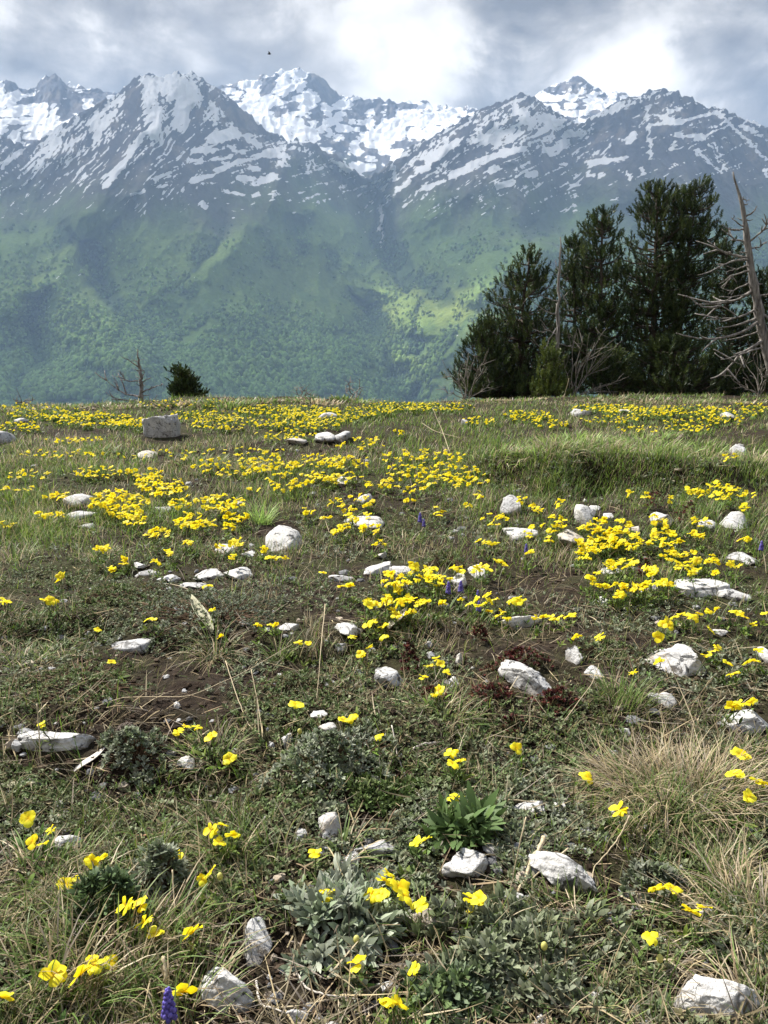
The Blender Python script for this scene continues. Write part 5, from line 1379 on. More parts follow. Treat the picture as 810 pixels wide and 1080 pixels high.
NEAR = [  # heads read off the photograph (x, y, size)
    (30, 864, 1), (35, 889, .9), (45, 891, .7), (54, 876, .7), (97, 909, .9), (108, 906, .8), (69, 933, .9), (87, 927, 1.1), (133, 956, 1), (149, 954, 1), (153, 973, .9), (163, 985, .9), (187, 905, .9), (203, 985, 1.15), (194, 1047, 1.15), (3, 1053, 1.1), (57, 1028, 1.1), (86, 1030, 1.2), (99, 1018, 1), (117, 1015, .8),
    (223, 877, .9), (234, 870, .9), (245, 881, 1), (231, 889, .8), (222, 921, .9), (213, 929, .7), (332, 900, .9), (344, 946, 1.1), (378, 1016, 1.1), (392, 944, .9), (404, 929, .9), (403, 945, .8), (420, 935, 1.25), (426, 946, 1), (410, 924, .9), (443, 956, 1), (439, 888, .8), (449, 886, .8), (495, 947, .9), (504, 949, .9), (497, 959, .6), (437, 1022, .7), (408, 1056, 1), (418, 1060, 1), (691, 938, .9), (700, 937, .9), (710, 938, .9), (729, 962, 1.1), (742, 957, .8), (686, 988, .9),
    (44, 765, .8), (188, 772, .9), (197, 767, .8), (208, 767, .8), (223, 777, 1), (242, 801, 1.1), (312, 744, 1), (362, 760, .9), (372, 757, .8), (400, 776, .8), (103, 665, .7), (118, 699, .7), (156, 655, .8), (162, 654, .7), (224, 645, .8), (272, 659, .7), (286, 660, .7), (291, 660, .7), (233, 671, .7), (315, 677, .8), (325, 678, .7),
    (372, 670, .8), (388, 659, .9), (394, 656, .9), (406, 660, .9), (380, 690, .8), (383, 692, .7), (390, 683, .7), (405, 672, .9), (404, 661, .9), (460, 694, .9), (453, 702, .9), (465, 701, .8), (471, 709, .7), (447, 715, .8), (463, 729, 1), (459, 733, .7), (476, 794, 1), (478, 807, 1), (485, 803, .8), (480, 842, 1.2), (544, 790, 1), (515, 645, 1), (526, 650, 1), (535, 652, 1), (530, 645, .9), (565, 652, .9), (573, 651, .9), (582, 652, .9), (590, 651, .9), (599, 650, .9), (604, 649, .8), (608, 671, .9), (633, 672, 1.1),
    (704, 655, 1), (711, 651, 1), (718, 648, 1), (706, 660, 1), (699, 659, .9), (726, 650, .9), (733, 652, 1), (738, 648, .8), (694, 672, 1), (695, 698, .9), (668, 710, .8), (749, 664, 1), (748, 645, .9), (756, 644, .8), (752, 687, .9), (745, 692, .9), (757, 684, .8), (767, 700, .9), (774, 711, 1), (788, 699, .9), (796, 698, .8), (800, 687, .9), (786, 650, .8), (795, 658, .9), (773, 646, .8), (780, 647, .8), (806, 648, .8),
    (619, 819, 1.1), (653, 855, 1.2), (779, 797, 1.1), (775, 818, 1.2), (798, 825, 1), (805, 826, .9), (790, 841, 1), (773, 745, 1), (780, 743, .8), (792, 741, 1), (788, 800, .6), (775, 746, .8),
]
CLUST = [  # drifts: x, y, rx, ry, number
    (430, 608, 28, 7, 14), (445, 598, 14, 6, 8), (462, 612, 14, 5, 7), (415, 618, 12, 5, 5), (420, 632, 18, 5, 7), (455, 635, 18, 5, 7), (483, 600, 8, 5, 3), (507, 601, 9, 4, 5), (528, 595, 6, 4, 2), (544, 634, 7, 3, 4), (400, 640, 20, 6, 6), (425, 645, 12, 5, 4), (497, 636, 14, 4, 4), (517, 632, 6, 4, 3),
    (447, 482, 44, 7, 46), (455, 497, 48, 9, 56), (480, 505, 34, 8, 26), (430, 510, 26, 8, 18), (430, 530, 8, 3, 4), (464, 538, 6, 5, 4), (493, 533, 6, 3, 2), (508, 520, 6, 5, 4), (548, 528, 8, 3, 3), (565, 535, 8, 4, 6), (580, 545, 6, 4, 3), (594, 532, 8, 5, 4), (520, 548, 14, 6, 9), (514, 573, 12, 3, 5), (558, 560, 5, 6, 4), (585, 557, 12, 5, 7), (577, 570, 5, 3, 2), (560, 584, 4, 2, 2), (592, 550, 5, 4, 3),
    (640, 556, 26, 9, 34), (632, 574, 22, 8, 26), (660, 570, 18, 8, 18), (617, 585, 10, 6, 8), (700, 562, 12, 7, 12), (695, 548, 10, 6, 6), (752, 515, 26, 8, 24), (765, 522, 18, 6, 10), (733, 520, 10, 5, 6), (790, 521, 8, 3, 5), (665, 520, 5, 5, 4), (683, 523, 5, 3, 3), (708, 528, 4, 3, 2), (738, 550, 10, 5, 5), (735, 565, 7, 5, 5), (785, 535, 7, 4, 4), (720, 588, 22, 8, 18), (725, 600, 12, 5, 6), (752, 590, 10, 5, 5), (775, 595, 6, 3, 3), (757, 605, 4, 4, 2), (690, 602, 12, 4, 6), (640, 617, 16, 3, 6), (628, 608, 8, 4, 4), (675, 618, 18, 4, 10), (700, 617, 10, 3, 4), (653, 627, 5, 4, 3), (770, 483, 7, 6, 6), (786, 570, 8, 3, 4), (697, 572, 12, 5, 7), (715, 573, 6, 4, 3), (640, 596, 12, 4, 6), (662, 594, 12, 4, 6),
    (132, 533, 24, 12, 44), (118, 523, 22, 6, 22), (140, 548, 14, 6, 12), (170, 512, 26, 9, 44), (150, 500, 20, 6, 18), (105, 498, 24, 6, 18), (65, 523, 18, 3, 9), (100, 530, 8, 5, 6), (45, 543, 6, 3, 4), (62, 543, 8, 2, 4), (165, 562, 12, 6, 11), (200, 548, 16, 8, 14), (195, 530, 14, 7, 12), (108, 577, 6, 5, 5), (120, 600, 4, 3, 2), (165, 590, 4, 4, 2), (178, 583, 5, 3, 3), (198, 572, 5, 4, 3), (130, 592, 6, 3, 3), (65, 610, 5, 3, 2), (52, 632, 6, 3, 2), (5, 636, 4, 3, 2), (30, 500, 24, 5, 9), (20, 516, 16, 3, 5), (8, 553, 8, 3, 3),
    (235, 530, 26, 8, 24), (250, 545, 14, 5, 8), (215, 552, 14, 4, 7), (250, 492, 44, 9, 44), (290, 488, 30, 8, 26), (330, 486, 34, 6, 26), (365, 487, 26, 6, 26), (320, 505, 36, 7, 26), (355, 503, 26, 6, 18), (300, 513, 16, 4, 6), (265, 515, 8, 3, 3), (310, 514, 8, 3, 4), (370, 530, 22, 8, 14), (378, 545, 14, 4, 6), (355, 560, 8, 3, 3), (392, 558, 12, 4, 6), (326, 540, 5, 5, 4), (345, 546, 4, 3, 2), (360, 556, 8, 4, 4), (250, 572, 6, 5, 5), (232, 576, 4, 3, 2), (245, 588, 4, 3, 2), (277, 580, 4, 3, 2), (292, 588, 10, 3, 4), (395, 510, 10, 4, 6), (340, 603, 2, 2, 1), (217, 616, 3, 2, 1), (365, 620, 6, 3, 2), (400, 575, 5, 3, 2), (240, 556, 10, 3, 4), (420, 455, 6, 3, 4),
    (100, 442, 46, 6, 90), (60, 436, 50, 5, 50), (150, 446, 30, 4, 36), (20, 450, 26, 5, 22), (80, 464, 30, 3, 14), (60, 478, 40, 4, 12), (215, 438, 34, 5, 46), (240, 446, 40, 6, 44), (300, 432, 50, 5, 100), (330, 441, 44, 6, 80), (370, 434, 40, 5, 50), (300, 458, 30, 5, 18), (320, 448, 36, 4, 26), (420, 428, 36, 4, 50), (460, 429, 40, 4, 44), (505, 443, 16, 4, 14), (555, 438, 26, 5, 36), (580, 446, 18, 4, 14), (640, 430, 36, 4, 40), (680, 434, 40, 5, 44), (720, 432, 40, 5, 50), (760, 436, 36, 6, 30), (740, 445, 40, 4, 26), (640, 442, 30, 4, 18), (790, 430, 24, 5, 18), (700, 452, 50, 4, 22), (380, 470, 26, 4, 10), (390, 463, 16, 3, 6), (200, 425, 50, 4, 24), (30, 428, 40, 3, 20), (260, 476, 40, 4, 12), (160, 480, 60, 5, 14),
]
FL = [(a, b_, s_, True) for a, b_, s_ in NEAR]
for (cx, cy_, rx, ry, n) in CLUST:
    n = max(1, int(round(n * ((1.7 if cx < 420 and cy_ < 560 else 1.35) if cy_ > 478 else 2.2))))
    a = RNG.uniform(0, 6.28, n); q = np.sqrt(RNG.uniform(0, 1, n))
    for k in range(n):
        FL.append((cx + rx * 1.1 * q[k] * math.cos(a[k]), cy_ + ry * 1.1 * q[k] * math.sin(a[k]), RNG.uniform(.8, 1.05), False))
FL.sort(key=lambda f: -f[1])
fx = np.array([f[0] for f in FL]); fy = np.array([f[1] for f in FL]); fs = np.array([f[2] for f in FL])
nf_ = len(FL)
hh = np.where(fy > 640, RNG.uniform(.030, .058, nf_), RNG.uniform(.035, .075, nf_))
X_, Y_, ok_, tl_ = hit(fx, fy, hh)
gz_ = ground_z(X_, Y_)
FN = np.stack([RNG.normal(-.2, .5, nf_), RNG.normal(.2, .5, nf_), RNG.uniform(.45, 1.2, nf_)], 1)
ROLL = RNG.normal(0, .5, nf_)
PET_SETS = [flower_petals(50 + k) for k in range(9)]


def stem_curve(h, n, seed):
    g = np.random.default_rng(seed)
    b0 = np.array([g.normal(0, .012), g.normal(0, .012), -h - .004]); lean = nrm(n) * .006
    m1 = b0 * np.array([.6, .6, .55]) + np.array([g.normal(0, .004), g.normal(0, .004), 0])
    P = np.array([b0, m1, np.array([0, 0, -.010]) - lean * .6, -lean, -lean * .2])
    tq = np.linspace(0, 4, 13); Q = np.stack([np.interp(tq, np.arange(5), P[:, k]) for k in range(3)], 1)
    Q[1:-1] = (Q[:-2] + 2 * Q[1:-1] + Q[2:]) / 4
    return Q


ORD = ['nearest', 'second', 'third', 'fourth', 'fifth', 'sixth', 'seventh', 'eighth', 'ninth', 'tenth', 'eleventh', 'twelfth']
LX = np.array([l[0] for l in LAND], float); LY = np.array([l[1] for l in LAND], float)
NIND = 298
groups = {}
for k in range(NIND):
    d = np.hypot(LX - fx[k], (LY - fy[k]) * 1.25); j = int(np.argmin(d))
    dx, dy = fx[k] - LX[j], (fy[k] - LY[j]) * 1.25
    rel = ('right of' if dx > 0 else 'left of') if abs(dx) > abs(dy) else ('in front of' if dy > 0 else 'behind')
    groups.setdefault((j, rel), []).append((d[j], k))
LABEL = {}
for (j, rel), lst in groups.items():
    lst.sort()
    for i, (dd, k) in enumerate(lst):
        if len(lst) == 1: LABEL[k] = 'yellow flower just %s the %s' % (rel, LAND[j][2])
        elif i < len(ORD): LABEL[k] = '%s yellow flower %s the %s' % (ORD[i], rel, LAND[j][2])
        else: LABEL[k] = 'yellow flower farther %s the %s' % (rel, LAND[j][2])
FGRP = 'yellow flowers scattered through the meadow'
from mathutils import Matrix

far_meshes = []
for q in range(9):
    Vs, Fs, Cs, mi = [], [], [], []; n = 0
    for (V, F, c) in PET_SETS[q]:
        Vs.append(V); Fs.append(F + n); Cs.append(c); n += len(V); mi += [0] * len(F)
    Q = stem_curve(.05, np.array([0, 0, 1.0]), q); V, F = tube(Q, .0009, 4, False)
    Vs.append(V); Fs.append(F[0] + n); Cs.append(np.broadcast_to(STEMC, V.shape)); mi += [1] * len(F[0])
    far_meshes.append((np.concatenate(Vs), np.concatenate(Fs), np.concatenate(Cs), mi))
PET_ME = [[mk_mesh('petal', V, [F], [m_petal], c) for (V, F, c) in ps] for ps in PET_SETS]
for k in range(NIND):
    sc_ = fs[k] * (.95 if fy[k] > 760 else 1.1); q = int(RNG.integers(0, 9))
    Rm = frame(FN[k], ROLL[k])
    head = np.array([X_[k], Y_[k], gz_[k] + hh[k]])
    root = link('yellow_flower', None, None, (X_[k], Y_[k], gz_[k]))
    tag(root, LABEL[k], 'flower', FGRP)
    Q = stem_curve(hh[k], FN[k], k) + np.array([0, 0, hh[k]])
    V, F = tube(Q, .0009 * (1 + .12 * tl_[k]), 5, False)
    obj('stem', V, F, m_stem, root, col=np.broadcast_to(STEMC * RNG.uniform(.7, 1.3), V.shape))
    M = Matrix.Translation((0, 0, hh[k])) @ Matrix([list(r) for r in Rm]).to_4x4() @ Matrix.Scale(sc_, 4)
    if fy[k] > 585 or FL[k][3]:
        for me in PET_ME[q]:
            o = link('petal', me, root); o.matrix_local = M
    else:
        V, F, c, mi = far_meshes[q]
        Vp = np.concatenate([v for v, _, _ in PET_SETS[q]]); n = 0; Fp = []
        for (v, f, _) in PET_SETS[q]: Fp.append(f + n); n += len(v)
        if not hasattr(petal, 'bl'): petal.bl = {}
        if q not in petal.bl: petal.bl[q] = mk_mesh('blossom', Vp, [np.concatenate(Fp)], [m_petal], np.concatenate([c_ for _, _, c_ in PET_SETS[q]]))
        o = link('blossom', petal.bl[q], root); o.matrix_local = M
# all the farther flowers, past counting
Vs, Fs, Cs, Ms = [], [], [], []; n = 0
for k in range(NIND, nf_):
    q = int(RNG.integers(0, 9)); V, F, c, mi = far_meshes[q]
    sc_ = fs[k] * 1.16 * (1 + .02 * max(0, tl_[k] - 4)); mi = np.array(mi)
    Rm = frame(FN[k], ROLL[k]); isst = np.zeros(len(V), bool); isst[np.unique(F[mi == 1])] = True
    P = np.where(isst[:, None], V * np.array([1, 1, hh[k] / .05]), (V * sc_) @ Rm.T) + np.array([X_[k], Y_[k], gz_[k] + hh[k]])
    Vs.append(P); Fs.append(F + n); Cs.append(c * RNG.uniform(.9, 1.05)); Ms.append(mi); n += len(V)
o = link('distant_flowers', mk_mesh('distant_flowers', np.concatenate(Vs), [np.concatenate(Fs)], [m_petal, m_stem], np.concatenate(Cs), None, True, np.concatenate(Ms)))
tag(o, 'drifts of small yellow flowers on the farther meadow', 'flowers', kind='stuff')

# leaves at the foot of the flowers
N = nf_
cnt = np.where(fy > 560, 3, 2)
idx = np.repeat(np.arange(N), cnt)
xx = X_[idx] + RNG.normal(0, .014, len(idx)); yy_ = Y_[idx] + RNG.normal(0, .014, len(idx))
Ls = RNG.uniform(.014, .024, len(idx)) * np.maximum(1, tl_[idx] / 4)
V, F, C = rosettes(xx, yy_, ground_z(xx, yy_) + RNG.uniform(0, .015, len(idx)), nrm(np.stack([RNG.normal(0, .3, len(idx)), RNG.normal(0, .3, len(idx)), np.ones(len(idx))], 1)), 4, Ls, Ls * .32, pickc(GREEN, len(idx), .3))
tag(obj('flower_leaves', V, F, m_leaf, col=C), 'small green leaves at the foot of the yellow flowers', 'leaves', kind='stuff')

# pale closed buds
m_bud = leaf_mat('pale_bud', .3, .5, .2, .1, 80)
for bx, by, lab in ((376, 991, 'pale yellow bud above the woolly plant leaves'), (316, 771, 'round yellow green bud above the silvery cushion'), (574, 998, 'tiny pale bud in the bushy grey plant'), (696, 1011, 'pale green bud left of the largest white stone'), (232, 924, 'pale round bud beside the four flower cluster')):
    x, y, ok, tl = hit([bx], [by], .035); g0 = float(ground_z(x, y)[0])
    root = empty('flower_bud', (float(x[0]), float(y[0]), g0), lab, 'bud', 'closed flower buds')
    V, F = ICO[2]; obj('bud', V * np.array([.0042, .0042, .006]) + np.array([0, 0, .035]), [F], m_bud, root, col=np.broadcast_to(np.array([.55, .52, .16]), V.shape))
    V, F = tube(stem_curve(.035, np.array([0, 0, 1.0]), bx) + np.array([0, 0, .035]), .0010, 5); obj('stem', V, F, m_stem, root, col=np.broadcast_to(STEMC, V.shape))

# grape hyacinths
m_bell = leaf_mat('purple_bell', .15, .4, .35, .15, 120)
for (bx, by, hs, lab) in ((178, 1062, 1.0, 'purple grape hyacinth at the bottom left edge'), (443, 547, 1.15, 'upper purple grape hyacinth above the flower cluster'), (447, 553, .9, 'small purple hyacinth touching the upper one'),
                          (473, 622, 1.0, 'left purple hyacinth of the pair at mid slope'), (486, 621, 1.0, 'right purple hyacinth of the pair at mid slope'), (505, 641, .8, 'faint purple hyacinth below the pair'),
                          (555, 580, .9, 'small violet hyacinth under the flat white wedge'), (803, 577, 1.0, 'violet hyacinth at the right edge'), (504, 628, .7, 'tiny violet hyacinth beside the pair')):
    H = .075 * hs
    x, y, ok, tl = hit([bx], [by], H); x, y, tl = float(x[0]), float(y[0]), float(tl[0]); g0 = float(ground_z(np.array([x]), np.array([y]))[0])
    root = empty('grape_hyacinth', (x, y, g0), lab, 'hyacinth', 'purple grape hyacinths')
    V, F = tube(np.array([[.004, 0, -.004], [.002, .001, H * .5], [0, 0, H + .012]]), [.0016, .0014, .001], 6); obj('stem', V, F, m_stem, root, col=np.broadcast_to(np.array([.09, .10, .05]), V.shape))
    g = Geo(); Vi, Fi = ICO[2]
    for k in range(46):
        f = k / 45; a = k * 2.39996; rr_ = .0062 * hs * (1 - .72 * f ** 1.4); zc = H - .012 * hs + .034 * hs * f
        s_ = .0030 * hs * (1 - .4 * f)
        g.add(Vi * np.array([s_, s_, s_ * 1.35]) + np.array([rr_ * math.cos(a), rr_ * math.sin(a), zc]), [Fi], np.array([(.10, .075, .32), (.14, .11, .42), (.07, .05, .24)])[k % 3] * (1 + .35 * f))
    g.build('florets', m_bell, root)
    m = 4; a = RNG.uniform(0, 6.28, m); til = RNG.uniform(.3, .9, m)
    V, F, C = strips(np.zeros((m, 3)), np.stack([np.sin(a) * np.sin(til), np.cos(a) * np.sin(til), np.cos(til)], 1), np.stack([np.cos(a), -np.sin(a), np.zeros(m)], 1), RNG.uniform(.06, .09, m), .0035, RNG.uniform(.4, 1.1, m), (.8, 1, .8, .5, .1), pickc(np.array(LG), m))
    obj('leaves', V, F, m_grass, root, col=C)
# ------------------------------------------------------------------ trees on the crest
def at_px(px, py, Y):
    dx, dy = (px - 405) / FPX, (540 - py) / FPX
    d = np.array([dx, CP + dy * SP, -SP + dy * CP]); return d * (Y / d[1]) + np.array([0, 0, CAM_H])


m_bark = wood_mat('pine_bark', (.035, .028, .022), (.11, .088, .07), (14, 14, 3), .8)
m_dead = wood_mat('dead_wood', (.05, .042, .038), (.34, .315, .285), (26, 26, 3.2), 1.0)
m_needle = leaf_mat('pine_needle', .15, .5, .3, .3, 3)
DARKN = np.array([(.030, .050, .016), (.046, .070, .019), (.022, .036, .014), (.064, .084, .022)])
OLIVN = np.array([(.040, .058, .018), (.055, .075, .020), (.030, .048, .018)])
YOUNG = np.array([(.085, .115, .022), (.065, .095, .022), (.11, .135, .03)])


def smooth_poly(P, n):
    P = np.asarray(P, float); tq = np.linspace(0, len(P) - 1, n)
    Q = np.stack([np.interp(tq, np.arange(len(P)), P[:, k]) for k in range(3)], 1)
    for _ in range(2): Q[1:-1] = (Q[:-2] + 2 * Q[1:-1] + Q[2:]) / 4
    return Q


def pine(name, label, Y, trunk, rpx, env, nbr, cols, cat, group, needle=.13, ntf=(4, 8), upt=.75, dead=0):
    tp = np.array([at_px(a, b_, Y) for a, b_ in trunk]); mpp = Y / FPX * 1.02
    gx0, gy0 = tp[0, 0], tp[0, 1]; g0 = float(ground_z(np.array([gx0]), np.array([gy0]))[0])
    tp = np.concatenate([[[gx0, gy0, g0 - .08]], tp]); base = np.array([gx0, gy0, g0])
    root = link(name, None, None, tuple(base)); tag(root, label, cat, group)
    T = smooth_poly(tp, 18); T[1:-1] += RNG.normal(0, .012, T[1:-1].shape)
    V, F = tube(T - base, np.linspace(rpx * mpp, rpx * mpp * .15, len(T)), 8); obj('trunk', V, F, m_bark, root)
    E = np.array(env, float); ys = np.linspace(E[0, 0], E[-1, 0], 60)
    l = np.interp(ys, E[:, 0], E[:, 1]); r = np.interp(ys, E[:, 0], E[:, 2]); pw = (r - l) + 8; pw /= pw.sum()
    zt = np.array([at_px(400, y_, Y)[2] for y_ in ys])[::-1]
    lim = Geo(); tips, tdir = [], []
    for k in range(nbr):
        i = RNG.choice(60, p=pw); py = ys[i] + RNG.uniform(-1, 3) + (5 if nbr > 60 else 3)
        z_tip = at_px(400, py, Y)[2]
        tx = np.interp(z_tip, T[:, 2], T[:, 0]); ty = np.interp(z_tip, T[:, 2], T[:, 1]); tpx = 405 + FPX * tx / (Y * CP * 1.0) if False else None
        xl = at_px(l[i], py, Y)[0] - tx; xr = at_px(r[i], py, Y)[0] - tx
        a = RNG.uniform(0, 6.28); ca, sa = math.cos(a), math.sin(a)
        ex = xr if ca > 0 else -xl; mean = max(.5 * (xr - xl), .05)
        rr_ = max(.06, (ca * ca * ex + sa * sa * mean)) * RNG.uniform(.45, 1.0) ** .6
        tipp = np.array([tx + rr_ * ca, ty + rr_ * sa * .9, z_tip])
        st_z = max(z_tip - rr_ * RNG.uniform(.15, .5), g0 + .15)
        st = np.array([np.interp(st_z, T[:, 2], T[:, 0]), np.interp(st_z, T[:, 2], T[:, 1]), st_z])
        mid_ = st * .45 + tipp * .55 - np.array([0, 0, rr_ * .12])
        B = smooth_poly([st, mid_, tipp], 7)
        Vt, Ft = tube(B - base, np.linspace(.012 + .012 * rr_, .005, 7), 4, False); lim.add(Vt, Ft)
        nt_ = RNG.integers(*ntf)
        for q in range(nt_):
            f = RNG.uniform(.35, 1.0) if q else 1.0
            p0 = B[min(6, int(f * 6))]
            od = nrm(tipp - st)
            off = np.array([RNG.normal(0, .16), RNG.normal(0, .16), RNG.normal(.03, .07)]) * (.35 + .6 * min(rr_, 1.0)) if q else np.zeros(3)
            tips.append(p0 + off); tdir.append(nrm(od * (1 - upt) + np.array([0, 0, upt]) + nrm(off + 1e-6) * .35 + RNG.normal(0, .15, 3)))
            if q and np.linalg.norm(off) > .06:
                Vt, Ft = tube(np.array([p0 - od * .08, p0 + off * .5, p0 + off]) - base, [.006, .005, .004], 3, False); lim.add(Vt, Ft)
    lim.build('limbs', m_bark, root)
    tips = np.array(tips); tdir = np.array(tdir); nn = 36; M = len(tips) * nn
    n_ = np.repeat(tdir, nn, 0); t1 = nrm(np.cross(n_, [.3, .9, .2])); t2 = np.cross(n_, t1)
    a = RNG.uniform(0, 6.28, M); sp = RNG.uniform(.35, 1.0, M)
    D = n_ * np.cos(sp)[:, None] + (t1 * np.cos(a)[:, None] + t2 * np.sin(a)[:, None]) * np.sin(sp)[:, None]
    S = np.cross(D, RNG.normal(size=(M, 3)))
    sl = np.tile(np.linspace(0, 1, nn), len(tips))
    P = np.repeat(tips, nn, 0) + n_ * (sl * needle * 1.5)[:, None] - base
    c0 = np.repeat(pickc(np.asarray(cols), len(tips), .3), nn, 0) * RNG.uniform(.75, 1.3, (M, 1))
    V, F, C = strips(P, D, S, needle * RNG.uniform(.5, .75, M) * (1.1 - .5 * sl), RNG.uniform(.009, .015, M), RNG.uniform(-.6, .1, M), (.7, 1, .12), c0, c0 * 1.3)
    obj('crown', V, F, m_needle, root, col=C)
    return root


PG = 'pines in the clump on the crest'
pine('pine_tree', 'broad slanting pine at the left end of the clump', 17.6, [(548, 416), (550, 350), (558, 268)], 4.5, [(261, 554, 562), (272, 542, 570), (285, 532, 580), (302, 518, 588), (320, 508, 592), (345, 500, 596), (368, 492, 600), (385, 482, 600), (400, 480, 600), (410, 500, 590)], 210, DARKN, 'pine', PG)
pine('pine_tree', 'low pine skirting the left foot of the clump', 17.2, [(512, 416), (512, 370), (510, 338)], 3, [(332, 505, 514), (350, 496, 530), (372, 484, 545), (388, 474, 552), (404, 476, 552), (412, 482, 545)], 120, DARKN, 'pine', PG)
pine('pine_tree', 'slim pine behind the grey dead trunk', 18.6, [(605, 416), (606, 340), (606, 256)], 4, [(249, 601, 609), (262, 588, 618), (285, 576, 628), (320, 572, 630), (360, 570, 632), (400, 572, 632)], 165, DARKN, 'pine', PG)
pine('pine_tree', 'narrow tall pine with bare dark trunk, third from left', 17.9, [(634, 416), (634, 320), (635, 228)], 4.5, [(221, 627, 645), (234, 614, 652), (252, 616, 656), (280, 607, 662), (315, 604, 664), (350, 604, 666), (385, 604, 666)], 160, DARKN, 'pine', PG)
pine('pine_tree', 'tallest dense pine in the middle of the clump', 18.0, [(690, 416), (690, 310), (694, 200)], 6, [(191, 682, 706), (200, 670, 716), (215, 664, 722), (232, 648, 724), (262, 642, 724), (300, 642, 720), (335, 646, 718), (372, 648, 716)], 205, DARKN, 'pine', PG)
pine('pine_tree', 'tall forked pine right of the tallest one', 17.8, [(714, 416), (718, 330), (734, 204)], 5.5, [(191, 722, 748), (200, 712, 755), (218, 704, 758), (250, 704, 760), (285, 702, 758), (320, 704, 754), (352, 706, 750), (380, 706, 750)], 180, DARKN, 'pine', PG)
pine('pine_tree', 'shorter pine behind the big dead snag', 18.8, [(768, 416), (768, 330), (766, 250)], 4, [(240, 762, 770), (256, 750, 780), (285, 745, 790), (320, 742, 796), (360, 738, 800), (400, 736, 805)], 150, OLIVN * .85, 'pine', PG)
pine('pine_tree', 'small pine cut by the right edge', 18.8, [(806, 416), (805, 350), (804, 290)], 4, [(281, 800, 808), (300, 790, 815), (335, 782, 822), (375, 776, 830), (405, 776, 830)], 90, DARKN, 'pine', PG)
pine('pine_shrub', 'spreading olive pine shrub under the tall pines', 17.0, [(715, 417), (712, 385), (708, 358)], 3, [(352, 694, 722), (364, 672, 750), (382, 660, 772), (400, 654, 780), (412, 660, 772)], 190, OLIVN, 'pine', 'low pines at the foot of the clump', upt=.6)
pine('pine_shrub', 'low dark pine shrub below the narrow pine', 17.0, [(645, 417), (645, 395), (643, 372)], 3, [(366, 632, 652), (382, 616, 672), (398, 610, 682), (412, 612, 682)], 90, DARKN, 'pine', 'low pines at the foot of the clump', upt=.6)
pine('pine_shrub', 'dark pine shrub at the far right foot', 17.0, [(770, 417), (770, 395), (770, 375)], 3, [(368, 756, 784), (384, 742, 800), (412, 738, 806)], 80, DARKN, 'pine', 'low pines at the foot of the clump', upt=.6)
pine('young_pine', 'young yellow green pine before the dead trunk', 16.2, [(579, 418), (579, 390), (578, 364)], 1.6, [(358, 576, 580), (372, 569, 587), (388, 565, 592), (402, 560, 596), (414, 558, 598)], 70, YOUNG, 'pine', None, .11, (3, 6), .85)
pine('young_pine', 'small green sapling left of the yellow green pine', 16.6, [(556, 418), (556, 400), (556, 388)], 1.4, [(384, 553, 559), (398, 547, 566), (414, 545, 568)], 30, OLIVN * 1.2, 'pine', None, .10, (3, 6), .85)
pine('young_pine', 'small dark pine alone on the left crest', 15.6, [(199, 424), (196, 405), (188, 388)], 1.8, [(384, 184, 190), (392, 181, 200), (402, 181, 206), (410, 180, 214), (417, 180, 220)], 100, DARKN, 'pine', None, .075, (4, 7), .55)


def snag(name, label, cat, Y, trunk, radii, branches, mat, group=None, taper=.28, twigs=6):
    mpp = Y / FPX * 1.02
    tp = np.array([at_px(a, b_, Y) for a, b_ in trunk]); g0 = float(ground_z(tp[:1, 0], tp[:1, 1])[0])
    if tp[0, 2] > g0: tp = np.concatenate([[[tp[0, 0], tp[0, 1], g0 - .05]], tp]); radii = [radii[0] * 1.1] + list(radii)
    base = np.array([tp[0, 0], tp[0, 1], g0]); root = link(name, None, None, tuple(base)); tag(root, label, cat, group)
    T = smooth_poly(tp, 26); rad_ = np.interp(np.linspace(0, len(radii) - 1, 26), np.arange(len(radii)), radii) * mpp * .62
    T[2:-1] += RNG.normal(0, .010, T[2:-1].shape)
    V, F = tube(T - base, rad_ * RNG.uniform(.82, 1.18, 26), 10); obj('trunk', V, F, mat, root)
    for q in range(14):
        j = RNG.integers(4, 22); a = RNG.uniform(0, 6.28); ln = RNG.uniform(.05, .20)
        d = np.array([math.cos(a), math.sin(a), RNG.uniform(-.2, .5)])
        Vt, Ft = tube(np.array([T[j], T[j] + d * ln * .6, T[j] + d * ln + [0, 0, .02]]) - base, [rad_[j] * .30, rad_[j] * .22, rad_[j] * .12], 5)
        obj('stub', Vt, Ft, mat, root)
    for (pts, rb) in branches:
        dsp = RNG.uniform(-.5, .2); L_ = math.hypot(pts[-1][0] - pts[0][0], pts[-1][1] - pts[0][1]) * mpp
        P = np.array([at_px(a, b_, Y + dsp * L_ * i_ / (len(pts) - 1)) for i_, (a, b_) in enumerate(pts)])
        B = smooth_poly(P, 12); B[1:] += np.cumsum(RNG.normal(0, .009, (11, 3)), 0)
        g = Geo(); Vt, Ft = tube(B - base, np.linspace(rb * mpp * .7, rb * mpp * taper * .7, 12) * RNG.uniform(.8, 1.2, 12), 6); g.add(Vt, Ft)
        for q in range(RNG.integers(0, twigs + 1)):
            j = RNG.integers(4, 11); d = nrm(B[j] - B[j - 1]) + RNG.normal(0, .6, 3) + np.array([0, 0, .25]); ln = L_ * RNG.uniform(.12, .32)
            Pq = smooth_poly([B[j], B[j] + d * ln * .5 + RNG.normal(0, .02, 3), B[j] + d * ln], 5)
            Vt, Ft = tube(Pq - base, np.linspace(rb * mpp * .5, rb * mpp * .2, 5), 4); g.add(Vt, Ft)
        g.build('branch', mat, root)
    return root


